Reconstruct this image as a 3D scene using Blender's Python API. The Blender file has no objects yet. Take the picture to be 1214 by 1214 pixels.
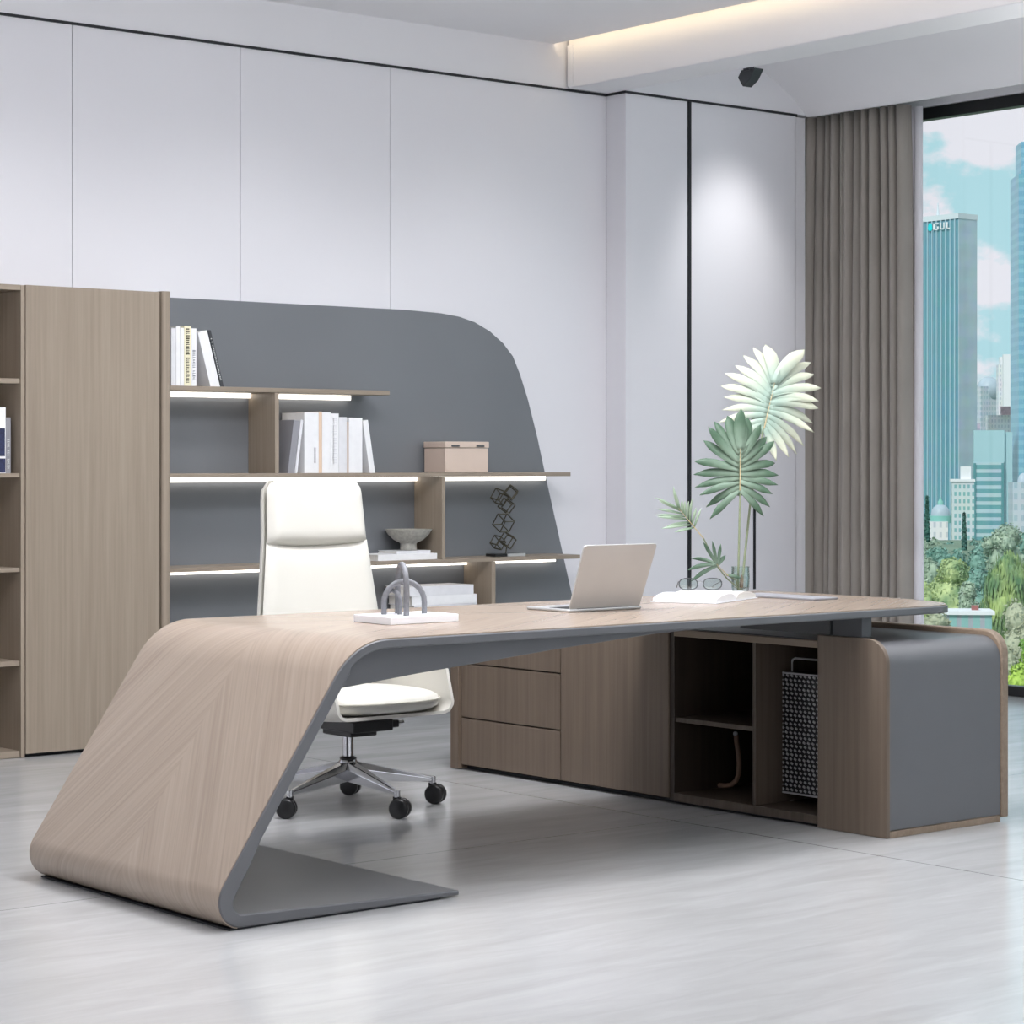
import bpy, math, random
from mathutils import Vector, Matrix, Euler, noise
random.seed(7)
col = bpy.context.scene.collection
R = math.radians
PI = math.pi

# ------------------------------------------------------------------ helpers
def s2l(c):
    c = c / 255.0
    return c / 12.92 if c <= 0.04045 else ((c + 0.055) / 1.055) ** 2.4
def rgb(r, g, b, a=1.0):
    return (s2l(r), s2l(g), s2l(b), a)

class MB:
    def __init__(s):
        s.v = []; s.f = []; s.uv = None
    def add(s, vs, fs):
        n = len(s.v)
        s.v += [tuple(v) for v in vs]
        s.f += [tuple(i + n for i in f) for f in fs]
        return s
    def box(s, x0, x1, y0, y1, z0, z1, M=None):
        vs = [(x0,y0,z0),(x1,y0,z0),(x1,y1,z0),(x0,y1,z0),(x0,y0,z1),(x1,y0,z1),(x1,y1,z1),(x0,y1,z1)]
        if M is not None: vs = [tuple(M @ Vector(v)) for v in vs]
        return s.add(vs, [(0,3,2,1),(4,5,6,7),(0,1,5,4),(1,2,6,5),(2,3,7,6),(3,0,4,7)])
    def prism(s, pts, lo, hi, axis='y'):
        """closed polygon pts (a,b) extruded along axis from lo to hi"""
        def mk(a, b, c):
            return {'y': (a, c, b), 'x': (c, a, b), 'z': (a, b, c)}[axis]
        n = len(pts)
        vs = [mk(a, b, lo) for a, b in pts] + [mk(a, b, hi) for a, b in pts]
        fs = [(i, (i+1) % n, (i+1) % n + n, i + n) for i in range(n)]
        fs += [tuple(range(n))[::-1], tuple(range(n, 2*n))]
        return s.add(vs, fs)
    def strip(s, A, B, lo, hi, axis='y', endcap=True):
        """slab between two equally long polylines A (outer) and B (inner), quads only"""
        def mk(a, b, c):
            return {'y': (a, c, b), 'x': (c, a, b), 'z': (a, b, c)}[axis]
        n = len(A); vs = []
        for c in (lo, hi):
            vs += [mk(a, b, c) for a, b in A] + [mk(a, b, c) for a, b in B]
        fs = []
        for i in range(n-1):
            fs.append((i, i+1, 2*n+i+1, 2*n+i))
            fs.append((n+i+1, n+i, 3*n+i, 3*n+i+1))
            fs.append((i+1, i, n+i, n+i+1))
            fs.append((2*n+i, 2*n+i+1, 3*n+i+1, 3*n+i))
        fs.append((0, 2*n, 3*n, n))
        if endcap: fs.append((n-1, 2*n-1, 4*n-1, 3*n-1))
        return s.add(vs, fs)
    def tube(s, pts, r, seg=10, caps=True, closed=False, rx=None):
        pts = [Vector(p) for p in pts]; n = len(pts)
        rs = r if isinstance(r, (list, tuple)) else [r]*n
        vs = []; up = None
        for i, p in enumerate(pts):
            if closed: t = pts[(i+1) % n] - pts[i-1]
            else: t = pts[min(i+1, n-1)] - pts[max(i-1, 0)]
            t.normalize()
            if up is None:
                up = Vector((0,0,1)) if abs(t.z) < .9 else Vector((1,0,0))
            a = up - t * up.dot(t); a.normalize(); up = a
            b = t.cross(a)
            for k in range(seg):
                w = 2*PI*k/seg
                vs.append(p + a*(math.cos(w)*rs[i]) + b*(math.sin(w)*(rx or rs[i])))
        fs = []
        for i in range(n if closed else n-1):
            j = (i+1) % n
            for k in range(seg):
                l = (k+1) % seg
                fs.append((i*seg+k, i*seg+l, j*seg+l, j*seg+k))
        if caps and not closed:
            fs.append(tuple(range(seg))[::-1]); fs.append(tuple((n-1)*seg + k for k in range(seg)))
        return s.add(vs, fs)
    def lathe(s, prof, c=(0,0,0), seg=32):
        vs = []; n = len(prof)
        for r, z in prof:
            for k in range(seg):
                w = 2*PI*k/seg
                vs.append((c[0]+r*math.cos(w), c[1]+r*math.sin(w), c[2]+z))
        fs = []
        for i in range(n-1):
            for k in range(seg):
                l = (k+1) % seg
                fs.append((i*seg+k, i*seg+l, (i+1)*seg+l, (i+1)*seg+k))
        fs.append(tuple(range(seg))[::-1]); fs.append(tuple((n-1)*seg + k for k in range(seg)))
        return s.add(vs, fs)
    def ball(s, c, rx, ry, rz, nu=16, nv=10):
        vs = [(c[0], c[1], c[2]-rz)]
        for i in range(1, nv):
            ph = -PI/2 + PI*i/nv
            for k in range(nu):
                w = 2*PI*k/nu
                vs.append((c[0]+rx*math.cos(ph)*math.cos(w), c[1]+ry*math.cos(ph)*math.sin(w), c[2]+rz*math.sin(ph)))
        vs.append((c[0], c[1], c[2]+rz)); fs = []
        for k in range(nu):
            l = (k+1) % nu
            fs.append((0, 1+l, 1+k))
            for i in range(nv-2):
                fs.append((1+i*nu+k, 1+i*nu+l, 1+(i+1)*nu+l, 1+(i+1)*nu+k))
            fs.append((1+(nv-2)*nu+k, 1+(nv-2)*nu+l, len(vs)-1))
        return s.add(vs, fs)
    def xform(s, M):
        s.v = [tuple(M @ Vector(v)) for v in s.v]; return s

def wpos(o):
    p = Vector((0,0,0))
    while o is not None:
        p = p + o.location; o = o.parent
    return p

def obj(name, mb, mat, parent=None, bevel=0, world=True, smooth=True, origin=None, ang=38, sub=0, seg=2):
    me = bpy.data.meshes.new(name)
    off = Vector((0,0,0))
    if world and parent is not None: off = wpos(parent)
    if origin is not None: off = Vector(origin)
    me.from_pydata([(v[0]-off.x, v[1]-off.y, v[2]-off.z) for v in mb.v], [], mb.f)
    if mb.uv:
        ul = me.uv_layers.new(name='UVMap')
        for lp in me.loops: ul.data[lp.index].uv = mb.uv[lp.vertex_index]
    me.update()
    import bmesh
    bm = bmesh.new(); bm.from_mesh(me)
    if not mb.uv: bmesh.ops.remove_doubles(bm, verts=bm.verts, dist=1e-6)
    bmesh.ops.recalc_face_normals(bm, faces=bm.faces); bm.to_mesh(me); bm.free()
    if smooth:
        me.polygons.foreach_set('use_smooth', [True]*len(me.polygons))
        try: me.set_sharp_from_angle(angle=R(ang))
        except Exception: pass
    me.materials.append(mat)
    o = bpy.data.objects.new(name, me); col.objects.link(o)
    if parent is not None: o.parent = parent
    if origin is not None and parent is None: o.location = origin
    if bevel:
        m = o.modifiers.new('bevel', 'BEVEL'); m.width = bevel; m.segments = seg; m.limit_method = 'ANGLE'; m.angle_limit = R(40)
        m.harden_normals = False
    if sub:
        m = o.modifiers.new('sub', 'SUBSURF'); m.levels = sub; m.render_levels = sub
    return o

def thing(name, label, cat, loc=(0,0,0), group=None, rotz=0):
    o = bpy.data.objects.new(name, None); col.objects.link(o)
    o.location = loc; o.rotation_euler = (0,0,rotz); o.empty_display_size = .1
    o['label'] = label; o['category'] = cat
    if group: o['group'] = group
    return o
def tag(o, label, cat, group=None):
    o['label'] = label; o['category'] = cat
    if group: o['group'] = group
    return o
def struct(name, mb, mat, parent=None, bevel=0, **k):
    o = obj(name, mb, mat, parent, bevel, **k)
    if parent is None: o['kind'] = 'structure'
    return o
def B(*a): return MB().box(*a)
def arc(cx, cy, r, a0, a1, n=8, ry=None):
    return [(cx + r*math.cos(R(a0+(a1-a0)*i/n)), cy + (ry or r)*math.sin(R(a0+(a1-a0)*i/n))) for i in range(n+1)]

# ------------------------------------------------------------------ materials
def new(name):
    m = bpy.data.materials.new(name); m.use_nodes = True
    nt = m.node_tree; bs = nt.nodes['Principled BSDF']
    return m, nt, bs
def plain(name, c, rough=.5, metal=0, var=.04, scale=8, spec=.5, bump=0, bscale=200, coat=0, emit=None, es=0, trans=0):
    m, nt, bs = new(name); N = nt.nodes; L = nt.links
    tc = N.new('ShaderNodeTexCoord'); nz = N.new('ShaderNodeTexNoise'); nz.inputs['Scale'].default_value = scale
    L.new(tc.outputs['Object'], nz.inputs['Vector'])
    rp = N.new('ShaderNodeValToRGB')
    rp.color_ramp.elements[0].position = .3; rp.color_ramp.elements[1].position = .7
    rp.color_ramp.elements[0].color = (c[0]*(1-var), c[1]*(1-var), c[2]*(1-var), 1)
    rp.color_ramp.elements[1].color = (min(1,c[0]*(1+var)), min(1,c[1]*(1+var)), min(1,c[2]*(1+var)), 1)
    L.new(nz.outputs['Fac'], rp.inputs['Fac']); L.new(rp.outputs['Color'], bs.inputs['Base Color'])
    bs.inputs['Roughness'].default_value = rough; bs.inputs['Metallic'].default_value = metal
    bs.inputs['Specular IOR Level'].default_value = spec
    if coat: bs.inputs['Coat Weight'].default_value = coat; bs.inputs['Coat Roughness'].default_value = .1
    if trans: bs.inputs['Transmission Weight'].default_value = trans
    if emit: bs.inputs['Emission Color'].default_value = emit; bs.inputs['Emission Strength'].default_value = es
    if bump:
        n2 = N.new('ShaderNodeTexNoise'); n2.inputs['Scale'].default_value = bscale
        L.new(tc.outputs['Object'], n2.inputs['Vector'])
        bp = N.new('ShaderNodeBump'); bp.inputs['Strength'].default_value = bump; bp.inputs['Distance'].default_value = .002
        L.new(n2.outputs['Fac'], bp.inputs['Height']); L.new(bp.outputs['Normal'], bs.inputs['Normal'])
    return m
def wood(name, c0, c1, axis='z', rough=.42, uv=False, fine=55):
    m, nt, bs = new(name); N = nt.nodes; L = nt.links
    tc = N.new('ShaderNodeTexCoord')
    mp = N.new('ShaderNodeMapping')
    if uv:
        sp = N.new('ShaderNodeSeparateXYZ'); L.new(tc.outputs['UV'], sp.inputs[0])
        def mt(op, a, b=None):
            n = N.new('ShaderNodeMath'); n.operation = op
            for i, q in enumerate((a, b)):
                if q is None: continue
                if isinstance(q, (int, float)): n.inputs[i].default_value = q
                else: L.new(q, n.inputs[i])
            return n.outputs[0]
        a = mt('ABSOLUTE', sp.outputs['X']); v = sp.outputs['Y']
        sg = mt('MULTIPLY', mt('SIGN', sp.outputs['X']), 3.0)
        ca, sa = math.cos(R(33)), math.sin(R(33))
        cc = mt('ADD', mt('MULTIPLY', a, ca), mt('MULTIPLY', v, sa))
        ll = mt('SUBTRACT', mt('MULTIPLY', v, ca), mt('MULTIPLY', a, sa))
        cb = N.new('ShaderNodeCombineXYZ'); L.new(cc, cb.inputs[0]); L.new(sg, cb.inputs[1]); L.new(ll, cb.inputs[2])
        L.new(cb.outputs[0], mp.inputs['Vector']); sc = (fine, 1, 1.6)
    else:
        L.new(tc.outputs['Object'], mp.inputs['Vector'])
        sc = {'z': (fine, fine, 1.3), 'x': (1.3, fine, fine), 'y': (fine, 1.3, fine)}[axis]
    mp.inputs['Scale'].default_value = sc
    n1 = N.new('ShaderNodeTexNoise'); n1.inputs['Scale'].default_value = 1; n1.inputs['Detail'].default_value = 5; n1.inputs['Roughness'].default_value = .65
    n2 = N.new('ShaderNodeTexNoise'); n2.inputs['Scale'].default_value = .16; n2.inputs['Detail'].default_value = 2
    L.new(mp.outputs[0], n1.inputs['Vector']); L.new(mp.outputs[0], n2.inputs['Vector'])
    mx = N.new('ShaderNodeMath'); mx.operation = 'MULTIPLY_ADD'; mx.inputs[1].default_value = .7
    h = N.new('ShaderNodeMath'); h.operation = 'MULTIPLY'; h.inputs[1].default_value = .3
    L.new(n2.outputs['Fac'], h.inputs[0]); L.new(n1.outputs['Fac'], mx.inputs[0]); L.new(h.outputs[0], mx.inputs[2])
    rp = N.new('ShaderNodeValToRGB'); e = rp.color_ramp.elements
    e[0].position = .36; e[0].color = c0; e[1].position = .64; e[1].color = c1
    L.new(mx.outputs[0], rp.inputs['Fac']); L.new(rp.outputs['Color'], bs.inputs['Base Color'])
    bs.inputs['Roughness'].default_value = rough; bs.inputs['Specular IOR Level'].default_value = .4
    bp = N.new('ShaderNodeBump'); bp.inputs['Strength'].default_value = .03 if uv else .1; bp.inputs['Distance'].default_value = .001
    L.new(n1.outputs['Fac'], bp.inputs['Height']); L.new(bp.outputs['Normal'], bs.inputs['Normal'])
    return m

M = {}
WA, WB = rgb(141,128,114), rgb(157,144,129)
M['woodz'] = wood('taupe oak vertical', WA, WB, 'z')
M['woodx'] = wood('taupe oak lengthwise', WA, WB, 'x')
M['woody'] = wood('taupe oak crosswise', WA, WB, 'y')
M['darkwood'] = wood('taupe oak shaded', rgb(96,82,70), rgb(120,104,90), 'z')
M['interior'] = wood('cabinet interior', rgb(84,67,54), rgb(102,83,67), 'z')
M['chev'] = wood('chevron veneer', rgb(150,134,120), rgb(168,152,137), uv=True, rough=.24, fine=75)
M['credz'] = wood('shade toned credenza oak', rgb(100,87,75), rgb(116,102,89), 'z')  # both credenza oaks darkened: desk shade put into the colour
M['credy'] = wood('shade toned credenza oak crosswise', rgb(128,111,95), rgb(146,129,112), 'y')
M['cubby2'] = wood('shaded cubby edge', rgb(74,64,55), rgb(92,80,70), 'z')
M['cubby'] = wood('shaded cubby boards', rgb(52,44,38), rgb(66,56,48), 'z')  # recess shade put into the cubby board colours
M['grey'] = plain('grey lacquer', rgb(98,99,102), .36, var=.02)
M['greydark'] = plain('dark grey lacquer', rgb(72,74,77), .45, var=.03)
M['backgrey'] = plain('slate back panel', rgb(116,119,124), .45, var=.03, scale=2)
M['white'] = plain('white wall lacquer', rgb(230,229,234), .42, var=.008, scale=1)
M['whitewall'] = plain('white plaster', rgb(232,231,235), .7, var=.01, scale=2)
M['ceil'] = plain('ceiling paint', rgb(244,243,246), .8, var=.01, scale=2)
M['black'] = plain('black recess', rgb(26,28,34), .6, var=.1)
M['blackplastic'] = plain('black plastic', rgb(24,24,26), .35, var=.1)
M['chrome'] = plain('polished aluminium', rgb(205,206,210), .16, metal=1, var=.02)
M['silver'] = plain('silver aluminium', rgb(196,196,196), .42, metal=.55, var=.02)
M['leather'] = plain('cream leather', rgb(214,211,203), .38, var=.015, scale=5, bump=.15, bscale=350)
M['leathers'] = plain('cream leather side', rgb(200,196,184), .42, var=.02, scale=5)
M['paper'] = plain('white paper', rgb(240,240,242), .6, var=.02, scale=30)
M['paper2'] = plain('off white paper', rgb(226,226,230), .6, var=.03, scale=30)
M['pages'] = wood('book pages', rgb(214,212,208), rgb(240,238,234), 'x', rough=.8, fine=400)
M['cream'] = plain('cream cover', rgb(240,234,205), .6, var=.02)
M['peach'] = plain('peach cover', rgb(232,205,180), .6)
M['greycover'] = plain('grey cover', rgb(150,150,156), .5)
M['dkcover'] = plain('charcoal cover', rgb(62,64,68), .5)
M['olivetext'] = plain('dark olive print', rgb(84,78,52), .6)
M['greytext'] = plain('grey print', rgb(150,152,160), .6)
M['whitetext'] = plain('pale print', rgb(205,208,208), .6)
M['tan'] = plain('tan leather box', rgb(214,194,180), .5, var=.02, bump=.1)
M['stone'] = plain('speckled stone', rgb(168,166,158), .75, var=.16, scale=60)
M['statue'] = plain('grey stone tube', rgb(122,123,128), .55, var=.12, scale=90)
M['marble'] = plain('white marble', rgb(238,238,242), .3, var=.02)
M['wire'] = plain('bronze wire', rgb(84,80,66), .35, metal=.6)
M['cord'] = plain('brown cord', rgb(140,112,94), .6)
M['trackblack'] = plain('black spotlight', rgb(52,55,60), .45)
M['asphalt'] = plain('green ground', rgb(120,140,118), .9, var=.25, scale=.05)

def emis(name, c, s):
    m = bpy.data.materials.new(name); m.use_nodes = True; nt = m.node_tree; nt.nodes.clear()
    e = nt.nodes.new('ShaderNodeEmission'); e.inputs[0].default_value = c; e.inputs[1].default_value = s
    o = nt.nodes.new('ShaderNodeOutputMaterial'); nt.links.new(e.outputs[0], o.inputs[0]); return m
M['led'] = emis('warm white led', (1, .94, .85, 1), 3.6)
M['ledsoft'] = emis('soft led', (1, .9, .76, 1), 2.2)
M['cove'] = emis('cove led', (1, .80, .52, 1), 8)

def glass_mat(name, tint=(1,1,1,1), gl=.06):
    m = bpy.data.materials.new(name); m.use_nodes = True; nt = m.node_tree; nt.nodes.clear(); N = nt.nodes; L = nt.links
    t = N.new('ShaderNodeBsdfTransparent'); t.inputs[0].default_value = tint
    g = N.new('ShaderNodeBsdfGlossy'); g.inputs['Roughness'].default_value = .02
    fr = N.new('ShaderNodeFresnel'); fr.inputs[0].default_value = 1.3
    mu = N.new('ShaderNodeMath'); mu.operation = 'MULTIPLY_ADD'; mu.inputs[1].default_value = .6; mu.inputs[2].default_value = gl*.3
    L.new(fr.outputs[0], mu.inputs[0])
    mx = N.new('ShaderNodeMixShader'); L.new(mu.outputs[0], mx.inputs[0]); L.new(t.outputs[0], mx.inputs[1]); L.new(g.outputs[0], mx.inputs[2])
    o = N.new('ShaderNodeOutputMaterial'); L.new(mx.outputs[0], o.inputs[0]); return m
M['glass'] = glass_mat('window glass', (.97, .99, .99, 1), .03)
M['vase'] = glass_mat('clear vase glass', (.90, .95, .93, 1), .25)

def floor_mat():
    m, nt, bs = new('polished stone tiles'); N = nt.nodes; L = nt.links
    tc = N.new('ShaderNodeTexCoord')
    mp = N.new('ShaderNodeMapping'); mp.inputs['Scale'].default_value = (1.2, 6, 1); mp.inputs['Rotation'].default_value = (0, 0, R(9))
    L.new(tc.outputs['Object'], mp.inputs[0])
    n = N.new('ShaderNodeTexNoise'); n.inputs['Scale'].default_value = 1.5; n.inputs['Detail'].default_value = 7; n.inputs['Roughness'].default_value = .62
    n.inputs['Distortion'].default_value = .6
    L.new(mp.outputs[0], n.inputs['Vector'])
    rp = N.new('ShaderNodeValToRGB'); e = rp.color_ramp.elements
    e[0].position = .3; e[0].color = rgb(171,171,171); e[1].position = .72; e[1].color = rgb(186,186,187)
    L.new(n.outputs['Fac'], rp.inputs['Fac'])
    sp = N.new('ShaderNodeSeparateXYZ'); L.new(tc.outputs['Object'], sp.inputs[0])
    def mt(op, a, b=None):
        q = N.new('ShaderNodeMath'); q.operation = op
        for i, w in enumerate((a, b)):
            if w is None: continue
            if isinstance(w, (int, float)): q.inputs[i].default_value = w
            else: L.new(w, q.inputs[i])
        return q.outputs[0]
    def seam(s, off, per, w):
        t = mt('DIVIDE', mt('SUBTRACT', s, off - 100*per), per)
        fr = mt('FRACT', t)
        d = mt('MINIMUM', fr, mt('SUBTRACT', 1.0, fr))
        return mt('LESS_THAN', d, w/per)
    k = mt('MAXIMUM', seam(sp.outputs['X'], 5.705, 4.8, .0034), seam(sp.outputs['Y'], 6.02, 4.8, .0026))
    mx = N.new('ShaderNodeMix'); mx.data_type = 'RGBA'
    L.new(mt('MULTIPLY', k, .75), mx.inputs['Factor']); L.new(rp.outputs['Color'], mx.inputs['A']); mx.inputs['B'].default_value = rgb(96,97,102)
    L.new(mx.outputs['Result'], bs.inputs['Base Color'])
    bs.inputs['Roughness'].default_value = .16; bs.inputs['Specular IOR Level'].default_value = .5
    r2 = N.new('ShaderNodeMapRange'); r2.inputs['To Min'].default_value = .12; r2.inputs['To Max'].default_value = .24
    L.new(n.outputs['Fac'], r2.inputs['Value']); L.new(r2.outputs[0], bs.inputs['Roughness'])
    return m
M['floor'] = floor_mat()

def fabric(name, c):
    m = plain(name, c, .85, var=.06, scale=3, spec=.2, bump=.3, bscale=500)
    m.node_tree.nodes['Principled BSDF'].inputs['Sheen Weight'].default_value = .2
    return m
M['curtain'] = fabric('taupe curtain fabric', rgb(160,153,146))
M['lit_edge'] = fabric('lit curtain edge', rgb(226,224,230))  # window light on the curtain edge, put in as a paler fabric colour

# ------------------------------------------------------------------ camera
cam = bpy.data.cameras.new('camera'); co = bpy.data.objects.new('camera', cam); col.objects.link(co)
HC = 1.27; TH = 39.5
co.location = (0, 0, HC); co.rotation_euler = (R(90), 0, R(-TH))
cam.sensor_width = 36; cam.sensor_fit = 'HORIZONTAL'; cam.lens = 36 * 2760 / 1214
cam.shift_y = -58 / 1214; cam.clip_start = .05; cam.clip_end = 12000
bpy.context.scene.camera = co
bpy.context.scene.view_settings.view_transform = 'Standard'
bpy.context.scene.view_settings.look = 'None'
bpy.context.scene.view_settings.exposure = -0.22

def far(u, v, d):
    """a place outside the window: bearing u, elevation v, distance d"""
    a = (u-607)/2760
    return Vector((d*(math.sin(R(TH)) + a*math.cos(R(TH))), d*(math.cos(R(TH)) - a*math.sin(R(TH))), HC - (v-549)/2760*d))

# ------------------------------------------------------------------ the room
XW, YW, ZT, ZC = 10.16, 9.42, 3.27, 3.50
struct('floor', B(-1.2, XW+.05, -2.2, 9.9, -.12, 0), M['floor'])
# back wall: lacquered panels with dark joints
wl = struct('wall_back', B(-1.2, 10.3, YW+.012, YW+.16, 0, 3.9), M['black'])
xs = [-1.2] + [5.18 - .9*k for k in range(6, 0, -1)] + [5.18, 6.081, 6.974, 8.428]
for i in range(len(xs)-1):
    obj('wall_panel', B(xs[i]+.002, xs[i+1]-.002, YW, YW+.03, 0, ZT-.012), M['white'], wl, world=False)
obj('upper_wall', B(-1.2, 8.428, YW-.004, YW+.03, ZT, 3.9), M['whitewall'], wl, world=False)
obj('upper_wall', B(8.428, 10.0, 9.26, YW+.03, ZT, 3.9), M['whitewall'], wl, world=False)
pil = struct('wall_pilaster', B(8.43, 9.75, 9.272, YW, 0, ZT-.012), M['black'])
obj('wall_panel', B(8.428, 8.887, 9.264, YW, 0, ZT-.012), M['white'], pil, world=False)
pp = MB().prism([(8.911, YW), (8.911, 9.264)] + [(9.733,9.264)] + arc(9.733, 9.294, .03, -90, 0, 5) + [(9.763, YW)], 0, ZT-.012, 'z')
obj('wall_panel', pp, M['white'], pil, world=False)
struct('trim_1', MB().prism([(-1.2, 9.41), (8.42, 9.41), (8.42, 9.254), (9.735, 9.254)] + arc(9.735, 9.292, .038, -90, 0, 5) + [(9.773, 9.44), (-1.2, 9.44)], ZT-.012, ZT, 'z'), M['black'])
struct('trim_2', B(8.889, 8.909, 9.256, 9.30, .001, ZT-.013), M['black'])
struct('trim_3', B(9.398, 9.414, 9.258, 9.263, .56, 1.062), M['black'])
struct('wall_corner', MB().box(9.765, 10.3, YW+.002, YW+.1, 0, 3.3).box(9.776, 9.86, 9.30, YW, 0, 3.262), M['whitewall'])
# ceiling slab, cove and beam
struct('ceiling', B(-1.2, 8.05, -2.2, YW, ZC, ZC+.03), M['ceil'])
struct('ceiling_upper', B(-1.2, 10.4, -2.2, 9.6, 3.86, 3.96), M['ceil'])
struct('ceiling_beam', MB().box(8.14, 8.42, -2.2, 9.40, ZT+.001, 3.86), M['ceil'], bevel=.006)
struct('trim_4', B(8.0505, 8.056, -2.2, 9.40, ZC+.004, ZC+.026), M['cove'])
struct('trim_5', B(8.136, 8.1405, 9.36, 9.405, ZT+.01, ZC), M['ceil'])
# vault falling to the window head
va = []
for i in range(17):
    t = i/16; a = (9.835, 3.262); b = (9.50, 3.60); c = (8.42, 3.72)
    va.append(((1-t)**2*a[0]+2*t*(1-t)*b[0]+t*t*c[0], (1-t)**2*a[1]+2*t*(1-t)*b[1]+t*t*c[1]))
vb = [(x, z+.05 if i else z) for i, (x, z) in enumerate(va)]
vb[0] = (9.86, 3.262)
struct('ceiling_vault', MB().strip(va, vb, -2.2, 9.259), M['ceil'])
struct('ceiling_pocket', B(9.80, 10.2, -2.2, 9.42, 3.42, 3.46), M['ceil'])
# window wall
struct('wall_window', MB().box(XW-.02, XW+.2, -2.2, 9.6, 3.277, 3.9).box(XW-.02, XW+.2, 9.40, 9.6, 0, 3.28), M['whitewall'])
win = struct('window_1', MB().box(XW, XW+.07, -2.0, 9.4, 3.209, 3.276).box(XW, XW+.07, -2.0, 9.4, .001, .055)
             .box(XW, XW+.07, 9.34, 9.4, .055, 3.21), M['blackplastic'], bevel=.004)
for y in (6.4, 3.6, .8, -1.98):
    obj('window_mullion', B(XW+.004, XW+.066, y-.03, y+.03, .055, 3.209), M['blackplastic'], win, world=False, bevel=.003)
obj('window_pane', B(XW+.030, XW+.036, -1.95, 9.34, .055, 3.209), M['glass'], win, world=False)
# walls the photograph does not show, closing the room
struct('wall_left', B(-1.3, -1.2, -2.2, 9.6, 0, 3.9), M['whitewall'])
struct('wall_front', B(-1.3, 10.4, -2.3, -2.2, 0, 3.9), M['whitewall'])

# spotlight on the beam
sp = thing('ceiling_spotlight', 'small black box spotlight hanging at the white ceiling beam', 'spotlight', (8.47, 8.33, ZT+.02))
obj('lamp_housing', MB().prism([(8.30,ZT+.0), (8.40,ZT+.0), (8.425,ZT-.035), (8.39,ZT-.085), (8.34,ZT-.055)], 8.435, 8.50, 'x'), M['trackblack'], sp, bevel=.004)
obj('mount', B(8.421, 8.46, 8.33, 8.37, ZT-.01, ZT+.05), M['trackblack'], sp)

# ------------------------------------------------------------------ curtain
def curtain(name, y0, y1, x, z0, z1, amp, waves, mat, seed, flare=.04):
    rnd = random.Random(seed); mb = MB(); n = int(waves*14); m = 14
    ph = [rnd.uniform(-.9, .9) for _ in range(int(waves)+2)]; am = [rnd.uniform(.45, 1.2) for _ in range(int(waves)+2)]
    for j in range(m+1):
        tz = j/m; z = z0 + (z1-z0)*tz
        for i in range(n+1):
            t = i/n; w = t*waves; k = int(w); fr = w-k
            a = am[k]*(1-fr)+am[k+1]*fr; p = ph[k]*(1-fr)+ph[k+1]*fr
            s = math.sin(2*PI*w + p*(1.2-tz*.5))
            s = math.copysign(abs(s)**.85, s)
            f = 1 - .25*tz
            dx = a*amp*s*f + .012*math.sin(9*t*(1+tz)+seed)*(1-tz)
            yy = y0 + (y1-y0)*t + .02*math.cos(2*PI*w)*f
            yy += (1-tz)**.5*flare*(t-.5)*0.6 - (flare*.7*(tz**6))*(t-.5)*2*.4
            mb.v.append((x+dx, yy, z))
    for j in range(m):
        for i in range(n):
            a = j*(n+1)+i; mb.f.append((a, a+1, a+n+2, a+n+1))
    return mb
ct = thing('curtain', 'taupe floor length pleated curtain hanging beside the window', 'curtain', (9.98, 9.0, 0))
c1 = obj('curtain_panel', curtain('c', 8.60, 9.39, 9.95, .012, 3.27, .095, 13, M['curtain'], 5), M['curtain'], ct, ang=180)
m_ = c1.modifiers.new('s', 'SOLIDIFY'); m_.thickness = .004
sh = obj('curtain_edge', curtain('c', 8.553, 8.72, 10.02, .012, 3.26, .020, 3, M['lit_edge'], 8, flare=0), M['lit_edge'], ct, ang=180)
sh['label'] = 'paler curtain edge with window light put in its colour'
m_ = sh.modifiers.new('s', 'SOLIDIFY'); m_.thickness = .003
obj('curtain_rail', B(9.93, 9.98, 8.3, 9.40, 3.285, 3.31), M['ceil'], ct)
# wall above keeps the rail in its pocket

# ------------------------------------------------------------------ wardrobe
wd = thing('wardrobe', 'tall taupe oak wardrobe with one wide plain door', 'wardrobe', (5.12, 9.2, 0))
obj('carcass', B(4.764, 5.437, 9.10, 9.415, .03, 2.03), M['darkwood'], wd)
obj('door', B(4.763, 5.427, 9.07, 9.092, .016, 2.038), M['woodz'], wd, bevel=.0015)
obj('plinth', B(4.77, 5.43, 9.10, 9.40, .001, .03), M['black'], wd)
spn = MB().prism([(5.441, 9.415), (5.441, 9.085)] + arc(5.456, 9.085, .015, 180, 270, 5) + arc(5.472, 9.085, .015, 270, 360, 5) + [(5.487, 9.415)], .001, 2.043, 'z')
obj('side_panel', spn, M['woodz'], wd)
# open bookcase left of it
bc = thing('bookcase', 'tall taupe oak bookcase of open lit compartments left of the wardrobe', 'bookcase', (4.4, 9.25, 0))
for x in (4.06, 4.742):
    obj('side_panel', B(x, x+.019, 9.075, 9.415, .001, 2.036), M['woodz'], bc, bevel=.001)
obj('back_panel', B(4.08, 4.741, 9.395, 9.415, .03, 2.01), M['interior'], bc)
for z0, z1 in ((.002, .03), (.397, .418), (.801, .819), (1.208, 1.226), (1.612, 1.634)):
    obj('shelf', B(4.08, 4.741, 9.085, 9.394, z0, z1), M['woodx'], bc, bevel=.001)
obj('top_board', B(4.08, 4.741, 9.075, 9.415, 2.014, 2.037), M['woodx'], bc, bevel=.001)
for z in (.397, .801, 1.208, 1.612, 2.014):
    obj('light_strip', B(4.10, 4.70, 9.34, 9.36, z-.008, z-.0005), M['ledsoft'], bc)

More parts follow.
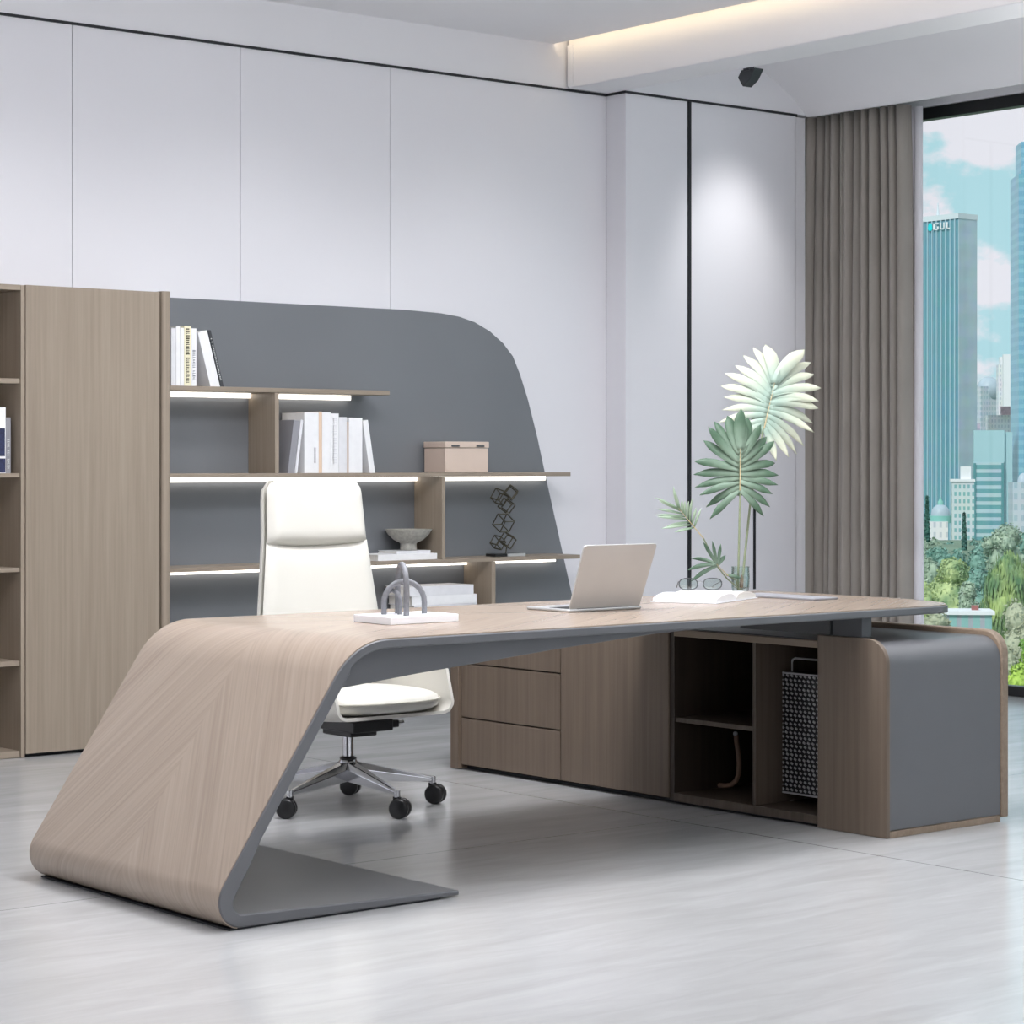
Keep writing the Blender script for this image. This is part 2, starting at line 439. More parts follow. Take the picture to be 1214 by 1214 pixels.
# ------------------------------------------------------------------ wall shelf
ws = thing('wall_shelf_unit', 'slate grey back panel with rounded corner carrying lit taupe wall shelves', 'shelving', (6.8, 9.3, 0))
pan = [(5.49, 0.001), (8.31, 0.001), (8.173, .54), (7.975, 1.221), (7.925, 1.40), (7.86, 1.60), (7.805, 1.735), (7.755, 1.83), (7.69, 1.895), (7.60, 1.955), (7.50, 1.998), (7.40, 2.022), (7.28, 2.035), (7.05, 2.043), (5.49, 2.043)]
obj('back_panel', MB().prism(pan, 9.40, 9.418, 'y'), M['backgrey'], ws, bevel=.002)
for x0, x1, z0, z1 in ((5.49, 6.784, 1.602, 1.624), (5.49, 7.956, 1.202, 1.222), (5.49, 8.022, .771, .791), (5.49, 8.10, .34, .36)):
    obj('shelf', B(x0, x1, 9.17, 9.399, z0, z1), M['woodx'], ws, bevel=.0015)
for x0, x1, z0, z1 in ((6.113, 6.136, 1.223, 1.601), (7.107, 7.128, .792, 1.201), (7.426, 7.452, .361, .770)):
    obj('divider', B(x0, x1, 9.171, 9.399, z0, z1), M['woodz'], ws, bevel=.001)
for x0, x1, z in ((5.50, 6.105, 1.602), (6.145, 6.69, 1.602), (5.50, 7.10, 1.202), (7.135, 7.95, 1.202), (5.50, 7.42, .771), (7.46, 8.02, .771)):
    obj('light_strip', B(x0, x1, 9.365, 9.39, z-.022, z-.0005), M['led'], ws)

# ------------------------------------------------------------------ books
def book(x0, x1, z0, z1, cover, label, group, y0=9.20, dep=.17, lean=0, text=None, tcol=None, side=False):
    """upright book, spine towards the room"""
    w = x1-x0; h = z1-z0
    r = thing('book', label, 'book', (x0 + (w if lean < 0 else 0), y0+dep/2, z0), group)
    k = min(.003, w*.18)
    Mx = Matrix.Rotation(R(lean), 4, 'Y')
    ox = -w if lean < 0 else 0
    cv = MB().box(ox, ox+w, -dep/2, -dep/2+k, 0, h).box(ox, ox+k, -dep/2+k, dep/2, 0, h).box(ox+w-k, ox+w, -dep/2+k, dep/2, 0, h).xform(Mx)
    obj('cover', cv, cover, r, world=False)
    obj('pages', MB().box(ox+k, ox+w-k, -dep/2+k, dep/2-.004, .003, h-.003).xform(Mx), M['pages'], r, world=False)
    if text:
        tb = MB(); rnd = random.Random(int(x0*1000)); z = text[0]*h
        while z < text[1]*h:
            g = rnd.choice((.006, .008, .010))
            if rnd.random() > .12:
                tw = w*rnd.uniform(.38, .55)
                tb.box(ox+w/2-tw/2, ox+w/2-tw/2+tw*.25, -dep/2-.0006, -dep/2, z, z+g*.8)
                tb.box(ox+w/2-tw/2, ox+w/2+tw/2, -dep/2-.0006, -dep/2, z+g*rnd.uniform(0,.5), z+g*.8)
            z += g*1.15
        obj('spine_print', tb.xform(Mx), tcol, r, world=False, smooth=False)
    return r
g1 = 'books on the top wall shelf'
Z1 = 1.6245
book(5.566, 5.590, Z1, 1.888, M['paper2'], 'pale grey upright book half hidden by the wardrobe side', g1)
book(5.5915, 5.6125, Z1, 1.896, M['paper'], 'plain white upright book beside the half hidden pale one', g1)
book(5.614, 5.633, Z1, 1.890, M['paper'], 'white upright book left of the cream printed spine', g1)
book(5.6345, 5.672, Z1, 1.899, M['cream'], 'cream upright book with bold dark olive spine lettering', g1, text=(.05, .95), tcol=M['olivetext'])
book(5.6735, 5.700, Z1, 1.890, M['paper'], 'white upright book with small grey spine lettering', g1, text=(.1, .62), tcol=M['greytext'])
book(5.777, 5.828, Z1, 1.894, M['paper'], 'thick white book leaning left on the top wall shelf', g1, lean=-15.3)
book(5.833, 5.848, Z1+.001, 1.895, M['dkcover'], 'thin charcoal book leaning at the end of the top shelf', g1, lean=-15.3, text=(.12, .85), tcol=M['whitetext'])
g2 = 'books on the middle wall shelf'
Z2 = 1.2225
book(6.205, 6.240, Z2, 1.478, M['greycover'], 'pale grey book leaning right beside the oak divider', g2, lean=8, y0=9.20)
book(6.244, 6.259, Z2, 1.480, M['paper2'], 'slim off white book leaning right between grey and white books', g2, lean=8)
book(6.300, 6.383, Z2, 1.512, M['paper'], 'thickest white upright book with a small dark spine mark', g2, y0=9.20, dep=.19)
book(6.3845, 6.402, Z2, 1.517, M['peach'], 'slim peach upright book beside the thickest white one', g2, dep=.19)
book(6.4035, 6.453, Z2, 1.514, M['paper'], 'tall white upright book right of the peach spine', g2, dep=.19)
book(6.4545, 6.500, Z2, 1.509, M['paper'], 'white upright book with faint grey spine lettering', g2, dep=.19, text=(.15, .9), tcol=M['paper2'])
book(6.5015, 6.548, Z2, 1.492, M['paper2'], 'off white upright book before the thin tan one', g2, dep=.18)
book(6.5495, 6.559, Z2, 1.470, M['tan'], 'thin tan upright book between white ones', g2, dep=.18)
book(6.5605, 6.640, Z2, 1.490, M['paper'], 'broad white upright book last before the leaning one', g2, dep=.19)
book(6.686, 6.717, Z2, 1.484, M['paper'], 'white book leaning left at the right end of its row', g2, lean=-9.5)
mk = [o for o in col.objects if o.get('label', '').startswith('thickest white')][0]
obj('spine_mark', B(6.358, 6.364, 9.1985, 9.1998, 1.27, 1.345), M['dkcover'], mk)
g3 = 'books in the open bookcase'
book(4.56, 4.655, 1.2265, 1.50, M['paper2'], 'off white book partly outside the left picture edge', g3, y0=9.13)
book(4.657, 4.698, 1.2265, 1.510, M['paper'], 'white book with dark blue lower spine in the bookcase', g3, y0=9.13)
book(4.700, 4.722, 1.2265, 1.467, M['greycover'], 'grey book nearest the wardrobe in the bookcase', g3, y0=9.13, text=(.08, .6), tcol=M['whitetext'])
bl = [o for o in col.objects if o.get('label', '').startswith('white book with dark blue')][0]
obj('spine_print', MB().box(4.659, 4.696, 9.1285, 9.1298, 1.23, 1.29).box(4.664, 4.694, 9.1285, 9.1298, 1.30, 1.42), plain('navy print', rgb(40,46,80), .5, var=.4, scale=60), bl)

def flat_book(x0, x1, y0, y1, z0, z1, cover, label, group, rot=0):
    cx, cy = (x0+x1)/2, (y0+y1)/2
    r = thing('book', label, 'book', (cx, cy, z0), group, R(rot))
    w, d, h = x1-x0, y1-y0, z1-z0; k = .0025
    obj('cover', MB().box(-w/2, w/2, -d/2, d/2, 0, k).box(-w/2, w/2, -d/2, d/2, h-k, h).box(-w/2, w/2, -d/2, -d/2+k, k, h-k), cover, r, world=False)
    obj('pages', B(-w/2+.003, w/2-.003, -d/2+k, d/2-.003, k, h-k), M['pages'], r, world=False)
    return r
g4 = 'books stacked under the stone bowl'
flat_book(6.735, 7.10, 9.20, 9.38, .7915, .821, M['paper'], 'white book lying flat, bottom of the pair under the bowl', g4)
flat_book(6.86, 7.07, 9.215, 9.37, .8215, .836, M['paper2'], 'smaller off white book directly under the stone bowl', g4)
bw = MB().lathe([(.03,0),(.042,.002),(.040,.03),(.043,.036),(.075,.052),(.103,.078),(.117,.100),(.119,.104),(.113,.104),(.098,.080),(.070,.058),(.03,.050),(.002,.048)], (0,0,0), 36)
bo = obj('stone_bowl', bw, M['stone'], origin=(0,0,0)); bo.location = (6.985, 9.285, .8365)
tag(bo, 'grey speckled stone footed bowl on white books on the wall shelf', 'bowl')
g5 = 'books stacked on the lowest wall shelf'
zz = .3605
labs = ['thick white book at the bottom of the low shelf stack', 'off white book second from the bottom of the low stack', 'white book in the middle of the low shelf stack',
        'off white book third from the top of the low stack', 'white book second from the top of the low stack', 'topmost white book of the low shelf stack behind the arches']
for i, h in enumerate((.055, .05, .05, .05, .045, .048)):
    dx = (0, .012, -.008, .01, .004, -.014)[i]
    flat_book(6.93+dx, 7.335+dx, 9.185, 9.385, zz, zz+h-.0005, M['paper' if i % 2 == 0 else 'paper2'], labs[i], g5, rot=(0, .8, -1, 1, -.6, .5)[i]); zz += h

# storage box
bx = thing('storage_box', 'pinkish tan lidded leather box on the middle wall shelf', 'box', (7.29, 9.29, 1.2225))
obj('box_body', B(7.155, 7.430, 9.203, 9.378, 1.2225, 1.345), M['tan'], bx, bevel=.003)
obj('lid', B(7.152, 7.434, 9.200, 9.381, 1.347, 1.378), M['tan'], bx, bevel=.003)
for x in (7.19, 7.35):
    obj('clasp', B(x, x+.05, 9.196, 9.1995, 1.352, 1.360), M['greydark'], bx)

# wire sculpture
wc = thing('wire_cube_sculpture', 'bronze wire sculpture of stacked open cubes on a small base', 'sculpture', (7.60, 9.27, .7915))
obj('base', B(7.50, 7.69, 9.23, 9.31, .7915, .805), M['blackplastic'], wc, bevel=.001)
obj('base_plate', B(7.575, 7.695, 9.224, 9.2295, .7915, .805), M['silver'], wc)
def wcube(cx, cz, e, rot, cy=9.27, r=.0032):
    mb = MB(); Rm = Euler(rot).to_matrix(); h = e/2
    cs = [Vector((a, b, c)) for a in (-h, h) for b in (-h, h) for c in (-h, h)]
    for i in range(8):
        for j in range(i+1, 8):
            if abs((cs[i]-cs[j]).length - e) < 1e-6:
                mb.tube([Vector((cx,cy,cz))+Rm@cs[i], Vector((cx,cy,cz))+Rm@cs[j]], r, 6)
    return mb
for cx, cz, e, rot in ((7.56, 1.096, .056, (.3,.5,.4)), (7.635, 1.118, .050, (.7,.2,.9)), (7.605, 1.050, .054, (.62,.1,.55)), (7.585, .962, .066, (R(35.3), R(0), R(45-TH+ -0))), (7.612, .872, .056, (.5,.3,.6)), (7.548, .862, .048, (.2,.6,.3))):
    obj('wire_cube', wcube(cx, cz, e, rot), M['wire'], wc)
obj('stem', MB().tube([(7.60, 9.27, .804), (7.607, 9.27, .845)], .0035, 6), M['wire'], wc)

# ------------------------------------------------------------------ desk
Y0, Y1 = 5.355, 6.43
dk = thing('executive_desk', 'long executive desk with slanted chevron oak end and grey edges', 'desk', (4.9, 5.9, 0))
def slantx(z): return 3.320 + .678*z
out = [(4.215, .006), (3.80, .006), (3.46, .006)]
# bottom bend: circle tangent to floor line and to the slanted line
rb = .074
nx, nz = -math.cos(math.atan(.678)), math.sin(math.atan(.678))
cbz = .006 + rb; cbx = slantx(cbz) + rb*math.sqrt(1+.678**2)*1.0
a_end = 180 - math.degrees(math.atan(.678))
out = [(4.215, .006), (3.80, .006), (3.62, .006)] + arc(cbx, cbz, rb, 270, a_end, 12)
rt = .22
ctz = .767 - rt; ctx = slantx(ctz) + rt*math.sqrt(1+.678**2)
for i in range(1, 10):
    z = out[-1][1] + (ctz + rt*math.sin(R(a_end)) - out[-1][1])*0 
zs0 = out[-1][1]; zs1 = ctz + rt*math.sin(R(a_end))
out += [(slantx(zs0+(zs1-zs0)*i/8), zs0+(zs1-zs0)*i/8) for i in range(1, 8)]
out += arc(ctx, ctz, rt, a_end, 90, 12) + [(4.10, .767), (4.20, .767)]
# thickness along the profile
inn = []
n = len(out)
for i, p in enumerate(out):
    a = Vector(out[max(0, i-1)]); b = Vector(out[min(n-1, i+1)]); t = (b-a).normalized()
    nrm = Vector((t.y, -t.x))      # towards the inside
    if p[1] < .01: th = .014 + .022*max(0, min(1, (4.2-p[0])/.75))
    elif p[1] < .25: th = .038 + .010*math.sin(PI*min(1, p[1]/.25))
    elif p[1] < .7: th = .036
    else: th = .026
    inn.append((p[0]+nrm.x*th, p[1]+nrm.y*th))
inn[-1] = (4.20, .741); inn[-2] = (4.10, .741)
inn[0] = (4.215, .020)
XE = 6.58
end = [(6.36, Y0), (6.43, Y0+.02), (6.49, Y0+.08), (6.535, Y0+.17), (6.565, Y0+.28), (XE, Y0+.42), (XE, Y1-.25), (6.55, Y1)]
fr = MB().strip(out, inn, Y0, Y1, endcap=False)
P_ = [(4.20, Y0)] + end + [(4.20, Y1)]; b0 = len(fr.v); k_ = len(P_)
fr.v += [(x, y, .741) for x, y in P_] + [(x, y, .767) for x, y in P_]
fr.f += [(b0+i, b0+i+1, b0+i+1+k_, b0+i+k_) for i in range(k_-1)] + [tuple(b0+i for i in range(k_))[::-1], tuple(b0+k_+i for i in range(k_))]
obj('frame', fr, M['grey'], dk, bevel=.004)['label'] = 'grey lacquered inner shell and edges'
# veneer skin with chevron grain
sk = MB(); sk.uv = []
i0 = next(i for i, p in enumerate(out) if p[0] < 3.55) + 1
pr = out[i0:]
s = 0; acc = [0]
for i in range(1, len(pr)):
    s += math.dist(pr[i], pr[i-1]); acc.append(s)
yc = (Y0+Y1)/2 - .02
nn = len(pr)
def skin(pt, i, off):
    a = Vector(pr[max(0, i-1)]); b = Vector(pr[min(nn-1, i+1)]); t = (b-a).normalized()
    return (pt[0]-t.y*off, pt[1]+t.x*off)
ys = [Y0+.004, yc, Y1-.004]
for off in (.0005, .0035):
    for y in ys:
        for i, p in enumerate(pr):
            q = skin(p, i, off); sk.v.append((q[0], y, q[1])); sk.uv.append((y-yc, acc[i]))
def sid(l, j, i): return l*3*nn + j*nn + i
for i in range(nn-1):
    for j in range(2):
        sk.f.append((sid(1,j,i), sid(1,j,i+1), sid(1,j+1,i+1), sid(1,j+1,i)))
        sk.f.append((sid(0,j,i), sid(0,j+1,i), sid(0,j+1,i+1), sid(0,j,i+1)))
    sk.f.append((sid(0,0,i), sid(0,0,i+1), sid(1,0,i+1), sid(1,0,i)))
    sk.f.append((sid(0,2,i), sid(1,2,i), sid(1,2,i+1), sid(0,2,i+1)))
for j in range(2):
    sk.f.append((sid(0,j,0), sid(1,j,0), sid(1,j+1,0), sid(0,j+1,0)))

for z in (.7665, .7705):
    b0 = len(sk.v)
    # split at the centre line so the grain can mirror
    lo = [(4.20, Y0+.004)] + [(x-.004, y+.004) for x, y in end[:6]] + [(XE-.004, yc), (4.20, yc)]
    hi = [(4.20, yc), (XE-.004, yc), (XE-.004, Y1-.25), (6.546, Y1-.004), (4.20, Y1-.004)]
    for P in (lo, hi):
        b0 = len(sk.v)
        for x, y in P:
            sk.v.append((x, y, z)); sk.uv.append((y-yc, acc[-1]+x-4.20))
        if z > .769:
            sk.f.append(tuple(range(b0, b0+len(P))))
            lo0 = b0 - len(lo) - len(hi)
            for i in range(len(P)): sk.f.append((b0+i, b0+(i+1) % len(P), lo0+(i+1) % len(P), lo0+i))
obj('veneer', sk, M['chev'], dk)['label'] = 'light taupe oak veneer laid in a chevron'
ap = [(3.925, .744), (3.885, .730), (3.845, .70), (3.815, .665), (3.790, .632), (3.80, .628), (3.86, .634), (4.10, .657), (4.235, .668), (4.659, .703), (5.033, .728), (5.38, .7405)]
obj('apron', MB().prism(ap, 5.405, 6.38, 'y'), M['grey'], dk, bevel=.003)
obj('foot', B(3.425, 4.15, Y0+.006, Y1-.006, .0005, .0055), M['black'], dk)  # black strip put in for the shadow under the slanted end
obj('support_beam', B(5.995, 6.03, 5.535, 5.975, .6725, .7405), M['greydark'], dk)
obj('support_bracket', B(5.985, 6.035, 5.380, 5.515, .6725, .7405), M['greydark'], dk, bevel=.002)

# ------------------------------------------------------------------ credenza
cr = thing('credenza', 'low taupe credenza with drawers, open cubbies and grey waterfall end', 'cabinet', (6.3, 6.4, 0))
XF, XR = 5.975, 6.577
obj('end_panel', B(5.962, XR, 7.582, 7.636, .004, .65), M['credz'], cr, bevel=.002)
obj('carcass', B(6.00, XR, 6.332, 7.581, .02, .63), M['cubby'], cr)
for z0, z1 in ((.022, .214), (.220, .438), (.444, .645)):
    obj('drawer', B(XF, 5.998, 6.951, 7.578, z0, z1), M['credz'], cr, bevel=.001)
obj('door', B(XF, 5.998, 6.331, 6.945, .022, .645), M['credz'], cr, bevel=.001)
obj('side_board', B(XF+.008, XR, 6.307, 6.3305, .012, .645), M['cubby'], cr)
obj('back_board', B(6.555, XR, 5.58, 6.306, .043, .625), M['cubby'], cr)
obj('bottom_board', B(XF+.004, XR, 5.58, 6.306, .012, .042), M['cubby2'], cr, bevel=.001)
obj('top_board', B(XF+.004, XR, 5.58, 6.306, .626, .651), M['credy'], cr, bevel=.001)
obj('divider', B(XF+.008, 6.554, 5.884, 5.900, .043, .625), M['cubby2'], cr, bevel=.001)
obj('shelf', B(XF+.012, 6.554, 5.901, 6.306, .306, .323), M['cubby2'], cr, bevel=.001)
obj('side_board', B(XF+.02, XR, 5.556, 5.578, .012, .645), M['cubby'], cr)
def rpan(y0, y1, z0, z1, r): return [(y1, z0), (y1, z1)] + arc(y0+r, z1-r, r, 90, 180, 12) + [(y0, z0)]
obj('front_panel', MB().prism(rpan(5.26, 5.577, .001, .672, .085), XF, 5.993, 'x'), M['credz'], cr, bevel=.002)
obj('rear_panel', MB().prism(rpan(5.264, 7.636, .013, .676, .085), 6.59, 6.628, 'x'), M['credy'], cr, bevel=.006, seg=3)
wo = [(5.270, .024), (5.270, .57)] + arc(5.352, .574, .082, 180, 90, 12)[1:] + [(5.60, .656), (7.58, .656)]
wi = [(5.288, .024), (5.288, .57)] + arc(5.352, .574, .064, 180, 90, 12)[1:] + [(5.60, .652), (7.58, .652)]
wi[-3] = (5.352, .64)
obj('waterfall_top', MB().strip(wo, wi, 5.994, 6.588, 'x'), M['grey'], cr)['label'] = 'grey lacquer waterfall top and end'
obj('base_strip', B(5.9935, XR, 5.261, 5.284, .001, .022), M['credy'], cr)
obj('plinth', B(6.01, 6.57, 5.29, 7.60, .0005, .0115), M['black'], cr)
M['mesh'] = plain('bright perforated metal', rgb(196,196,198), .4, metal=.2, var=.03)
# perforated carrier in the right cubby
pc = thing('perforated_case', 'perforated chrome panel case with handle standing in the right cubby', 'case', (6.14, 5.76, .0425))
pm = MB(); XP = 6.12
pm.box(XP+.004, XP+.10, 5.615, 5.915, .078, .512)
obj('case_body', pm, M['blackplastic'], pc)
gm = MB()
rows, cols = 27, 14
for i in range(rows):
    for j in range(cols):
        z = .086 + i*.0158; y = 5.618 + j*.0218 + (i % 2)*.0055
        if y > 5.90: continue
        gm.box(XP, XP+.0035, y, y+.0105, z, z+.007, Matrix.Translation((0, y, z)) @ Matrix.Rotation(R(28), 4, 'X') @ Matrix.Translation((0, -y, -z)))
for z in (.076, .508): gm.box(XP-.001, XP+.004, 5.612, 5.918, z, z+.006)
for y in (5.612, 5.913): gm.box(XP-.001, XP+.004, y, y+.005, .076, .514)
obj('perforated_panel', gm, M['mesh'], pc, smooth=False)
obj('handle', MB().tube([(XP+.05, 5.885, .512), (XP+.05, 5.885, .545), (XP+.05, 5.880, .556), (XP+.05, 5.868, .562), (XP+.05, 5.662, .562), (XP+.05, 5.650, .556), (XP+.05, 5.645, .545), (XP+.05, 5.645, .512)], .0042, 8), M['mesh'], pc)
for y in (5.64, 5.89):
    obj('foot', MB().tube([(XP+.05, y, .078), (XP+.05, y, .0435)], .004, 8).box(XP+.042, XP+.058, y-.008, y+.008, .0425, .045), M['mesh'], pc)
cd = thing('power_cord', 'brown curved cord drooping from a chrome stud in the lower cubby', 'cord', (6.20, 6.24, .0425))
obj('cord', MB().tube([(6.20, 6.200, .250), (6.20, 6.198, .225), (6.20, 6.190, .19), (6.20, 6.184, .15), (6.20, 6.186, .11), (6.20, 6.200, .08), (6.20, 6.225, .0615), (6.20, 6.26, .0535), (6.20, 6.29, .053)], .0095, 10), M['cord'], cd)
obj('stud', MB().ball((6.196, 6.200, .256), .009, .009, .009), M['mesh'], cd)

# ------------------------------------------------------------------ things on the desk
ZD = .771
ar = thing('arch_sculpture', 'three grey stone arches on a white block on the desk', 'sculpture', (4.40, 5.86, ZD))
obj('base', B(4.268, 4.535, 5.765, 5.960, ZD, ZD+.024), M['marble'], ar, bevel=.002)['label'] = 'white block base'
zb = ZD+.024
def arch(p0, p1, top, r):
    p0 = Vector(p0); p1 = Vector(p1); c = (p0+p1)/2; hw = (p1-p0).length/2; d = (p1-p0).normalized()
    pts = [(p0.x, p0.y, zb)]
    zc = zb + top - hw - r
    for i in range(15):
        a = PI - PI*i/14
        q = c + d*(hw*math.cos(a)); pts.append((q.x, q.y, zc + hw*math.sin(a)))
    pts.append((p1.x, p1.y, zb))
    return MB().tube(pts, r, 14)
obj('arch', arch((4.336, 5.892), (4.462, 5.848), .112, .0088), M['statue'], ar)
obj('arch', arch((4.355, 5.800), (4.405, 5.912), .166, .0092), M['statue'], ar)
obj('arch', arch((4.366, 5.930), (4.376, 5.862), .082, .0075), M['statue'], ar)

lp = thing('laptop', 'open silver laptop turned towards the office chair', 'laptop', (5.25, 5.98, ZD))
obj('keyboard_base', B(5.090, 5.420, 5.876, 6.098, ZD, ZD+.010), M['silver'], lp, bevel=.004)
kb = MB()
for i in range(5):
    for j in range(13): kb.box(5.108+j*.0228, 5.128+j*.0228, 5.905+i*.019, 5.921+i*.019, ZD+.0101, ZD+.0112)
obj('keys', kb, M['blackplastic'], lp, smooth=False)
obj('trackpad', B(5.205, 5.305, 6.02, 6.085, ZD+.0101, ZD+.0106), M['greycover'], lp)
Mt = Matrix.Translation((0, 5.884, ZD+.012)) @ Matrix.Rotation(R(21), 4, 'X')
ld = MB().prism(arc(5.102, .218, .012, 180, 90, 4) + arc(5.408, .218, .012, 90, 0, 4) + arc(5.408, .006, .006, 0, -90, 3) + arc(5.102, .006, .006, 270, 180, 3), -.005, .001, 'y').xform(Mt)
obj('lid', ld, M['silver'], lp, bevel=.001)
obj('screen', MB().box(5.098, 5.412, .0011, .0018, .012, .222).xform(Mt), M['blackplastic'], lp)
obj('hinge', MB().tube([(5.13, 5.884, ZD+.010), (5.38, 5.884, ZD+.010)], .0055, 8), M['blackplastic'], lp)

# open book
ob = thing('open_book', 'thick open white book lying on the desk beneath the eyeglasses', 'book', (5.94, 6.10, ZD), None, math.atan2(.162, .362))
W2, D2 = .198, .122
def leafprof(sgn, z0, hh):
    pts = []
    for i in range(13):
        t = i/12; x = sgn*W2*t
        pts.append((x, z0 + hh*(.55 + .45*math.sin(PI*min(1, t*1.15))**.6) * (1 if t > .06 else .5 + t*8.3)))
    return pts
for sgn in (-1, 1):
    top = leafprof(sgn, .004, .026)
    top[-1] = (sgn*W2, .014)
    base = [(p[0], .0035) for p in top]
    obj('page_block', MB().strip(top, base, -D2, D2, 'y'), M['pages' if sgn > 0 else 'paper'], ob, world=False)
obj('cover', B(-W2-.008, W2+.008, -D2-.006, D2+.006, 0, .003), M['paper2'], ob, world=False, bevel=.001)

# eyeglasses on the book
eg = thing('eyeglasses', 'thin silver eyeglasses folded on the open white book', 'eyeglasses', (5.985, 6.17, ZD+.031), None, R(-35))
eg.scale = (1.32, 1.32, 1.1)
for sx in (-1, 1):
    pts = []
    for i in range(20):
        a = 2*PI*i/20
        pts.append((sx*.034 + .026*math.copysign(abs(math.cos(a))**.8, math.cos(a)), 0, .021 + .019*math.copysign(abs(math.sin(a))**.8, math.sin(a))))
    obj('rim', MB().tube(pts, .0017, 6, closed=True), M['greydark'], eg, world=False)
    obj('lens', MB().prism([(p[0]*1.0, p[2]) for p in pts], -.0004, .0004, 'y'), M['vase'], eg, world=False)
    obj('temple', MB().tube([(sx*.060, 0, .028), (sx*.060, .012, .028), (sx*.054, .07, .016), (sx*.05, .11, .003)], .0015, 6), M['greydark'], eg, world=False)
obj('bridge', MB().tube([(-.009, 0, .026), (0, 0, .030), (.009, 0, .026)], .0013, 6), M['chrome'], eg, world=False)

nb = obj('notebook', B(6.215, 6.345, 5.82, 6.215, ZD+.0002, ZD+.008), M['greycover'], bevel=.002, origin=(6.28, 6.0, ZD))
tag(nb, 'flat grey pad lying near the far right end of the desk', 'notebook')

# ------------------------------------------------------------------ plant in a glass vase
vx, vy = 6.385, 6.362
vs_ = thing('glass_vase', 'small clear glass vase behind the open book holding the palm leaves', 'vase', (vx, vy, ZD))
vm = MB().lathe([(.02,.0),(.030,.001),(.034,.02),(.036,.06),(.034,.095),(.035,.10),(.032,.10),(.031,.094),(.033,.06),(.031,.022),(.002,.008)], (vx, vy, ZD+.0005), 28)
obj('vase_body', vm, M['vase'], vs_)
pl = thing('palm_leaf_arrangement', 'tall arrangement of pale and dark split palm leaves in a glass vase', 'plant', (vx, vy, ZD+.01))
def leafmat(name, a, b, z0, z1):
    m, nt, bs = new(name); N = nt.nodes; L = nt.links
    tc = N.new('ShaderNodeTexCoord'); spx = N.new('ShaderNodeSeparateXYZ'); L.new(tc.outputs['UV'], spx.inputs[0])
    nz = N.new('ShaderNodeTexNoise'); nz.inputs['Scale'].default_value = 30; L.new(tc.outputs['Object'], nz.inputs['Vector'])
    ad = N.new('ShaderNodeMath'); ad.operation = 'MULTIPLY_ADD'; ad.inputs[1].default_value = .3; L.new(nz.outputs['Fac'], ad.inputs[0]); L.new(spx.outputs['Y'], ad.inputs[2])
    rp = N.new('ShaderNodeValToRGB'); e = rp.color_ramp.elements; e[0].position = z0; e[0].color = a; e[1].position = z1; e[1].color = b
    L.new(ad.outputs[0], rp.inputs[0]); L.new(rp.outputs[0], bs.inputs['Base Color'])
    bs.inputs['Roughness'].default_value = .5
    bs.inputs['Transmission Weight'].default_value = 0
    return m
M['leafpale'] = leafmat('pale green leaf', rgb(156,178,165), rgb(212,214,192), .3, 1.2)
M['leafdark'] = leafmat('dark green leaf', rgb(136,158,140), rgb(74,102,80), .2, .9)
M['leafthin'] = leafmat('thin green leaf', rgb(120,146,118), rgb(176,196,172), .2, .9)
M['stem'] = plain('green stem', rgb(140,150,120), .5, var=.12, scale=40)
M['midrib'] = plain('pale midrib', rgb(206,190,150), .5)

def blade(mb, root, direction, L_, w, nrm, droop, curl, ystart=0, wob=0, tipw=.05, bend=0, blunt=False):
    """one finger of a leaf: 2 quads wide, arched"""
    d = Vector(direction).normalized(); n = Vector(nrm).normalized(); side = d.cross(n).normalized()
    m = 9; base = len(mb.v)
    for i in range(m+1):
        t = i/m
        ww = w*(.30 + .70*math.sin(PI*min(1, t*.62+.12))) * (1 if t < .7 else max(tipw, (1-((t-.7)/.3)**(2.6 if blunt else 1.4))))
        c = Vector(root) + d*(L_*t) + Vector((0,0,-1))*(droop*L_*t*t) + n*(curl*L_*t*t) + side*(bend*L_*t*t)
        mb.v += [tuple(c - side*ww*.5 + n*(.10*ww)), tuple(c), tuple(c + side*ww*.5 + n*(.10*ww))]
        mb.uv += [(0, t)]*3
    for i in range(m):
        a = base + i*3
        mb.f += [(a, a+1, a+4, a+3), (a+1, a+2, a+5, a+4)]
def split_leaf(name, mat, base, tip, nrm, fingers, web, label=None, hang=1.0):
    """base/tip: ends of the midrib; fingers: (t on midrib, side, angle from the midrib, length, width, droop)"""
    b = Vector(base); t_ = Vector(tip); ax = (t_-b).normalized(); n = Vector(nrm).normalized(); sd = ax.cross(n).normalized()
    mb = MB(); mb.uv = []
    for t, s_, ang, L_, w, dr, cu, be in fingers:
        root = b + (t_-b)*t + n*random.uniform(-.002, .002)
        d = ax*math.cos(R(ang)) + sd*(s_*math.sin(R(ang)))
        blade(mb, root, d, L_, w, n, dr, cu, bend=be*s_, blunt=(ang < 75 and w > .02))
    if web:
        ml = (t_-b).length; m0 = len(mb.v); c_ = b + (t_-b)*.52; mb.v.append(tuple(c_ - n*.006)); mb.uv.append((0, .1))
        for k in range(28):
            w_ = 2*PI*k/28
            q = c_ + ax*(math.cos(w_)*(ml*.55+web*.25)) + sd*(math.sin(w_)*web) - n*.009
            mb.v.append(tuple(q)); mb.uv.append((0, .35))
        for k in range(28): mb.f.append((m0, m0+1+k, m0+1+(k+1) % 28))
    o = obj(name, mb, mat, pl, ang=60)
    o['label'] = label
    mm = o.modifiers.new('s', 'SOLIDIFY'); mm.thickness = .0012
    rb_ = MB().tube([tuple(b + (t_-b)*k/6 - n*.0 + n*.003) for k in range(7)], [.0028-.0003*k for k in range(7)], 6)
    obj('midrib', rb_, M['midrib'], o)
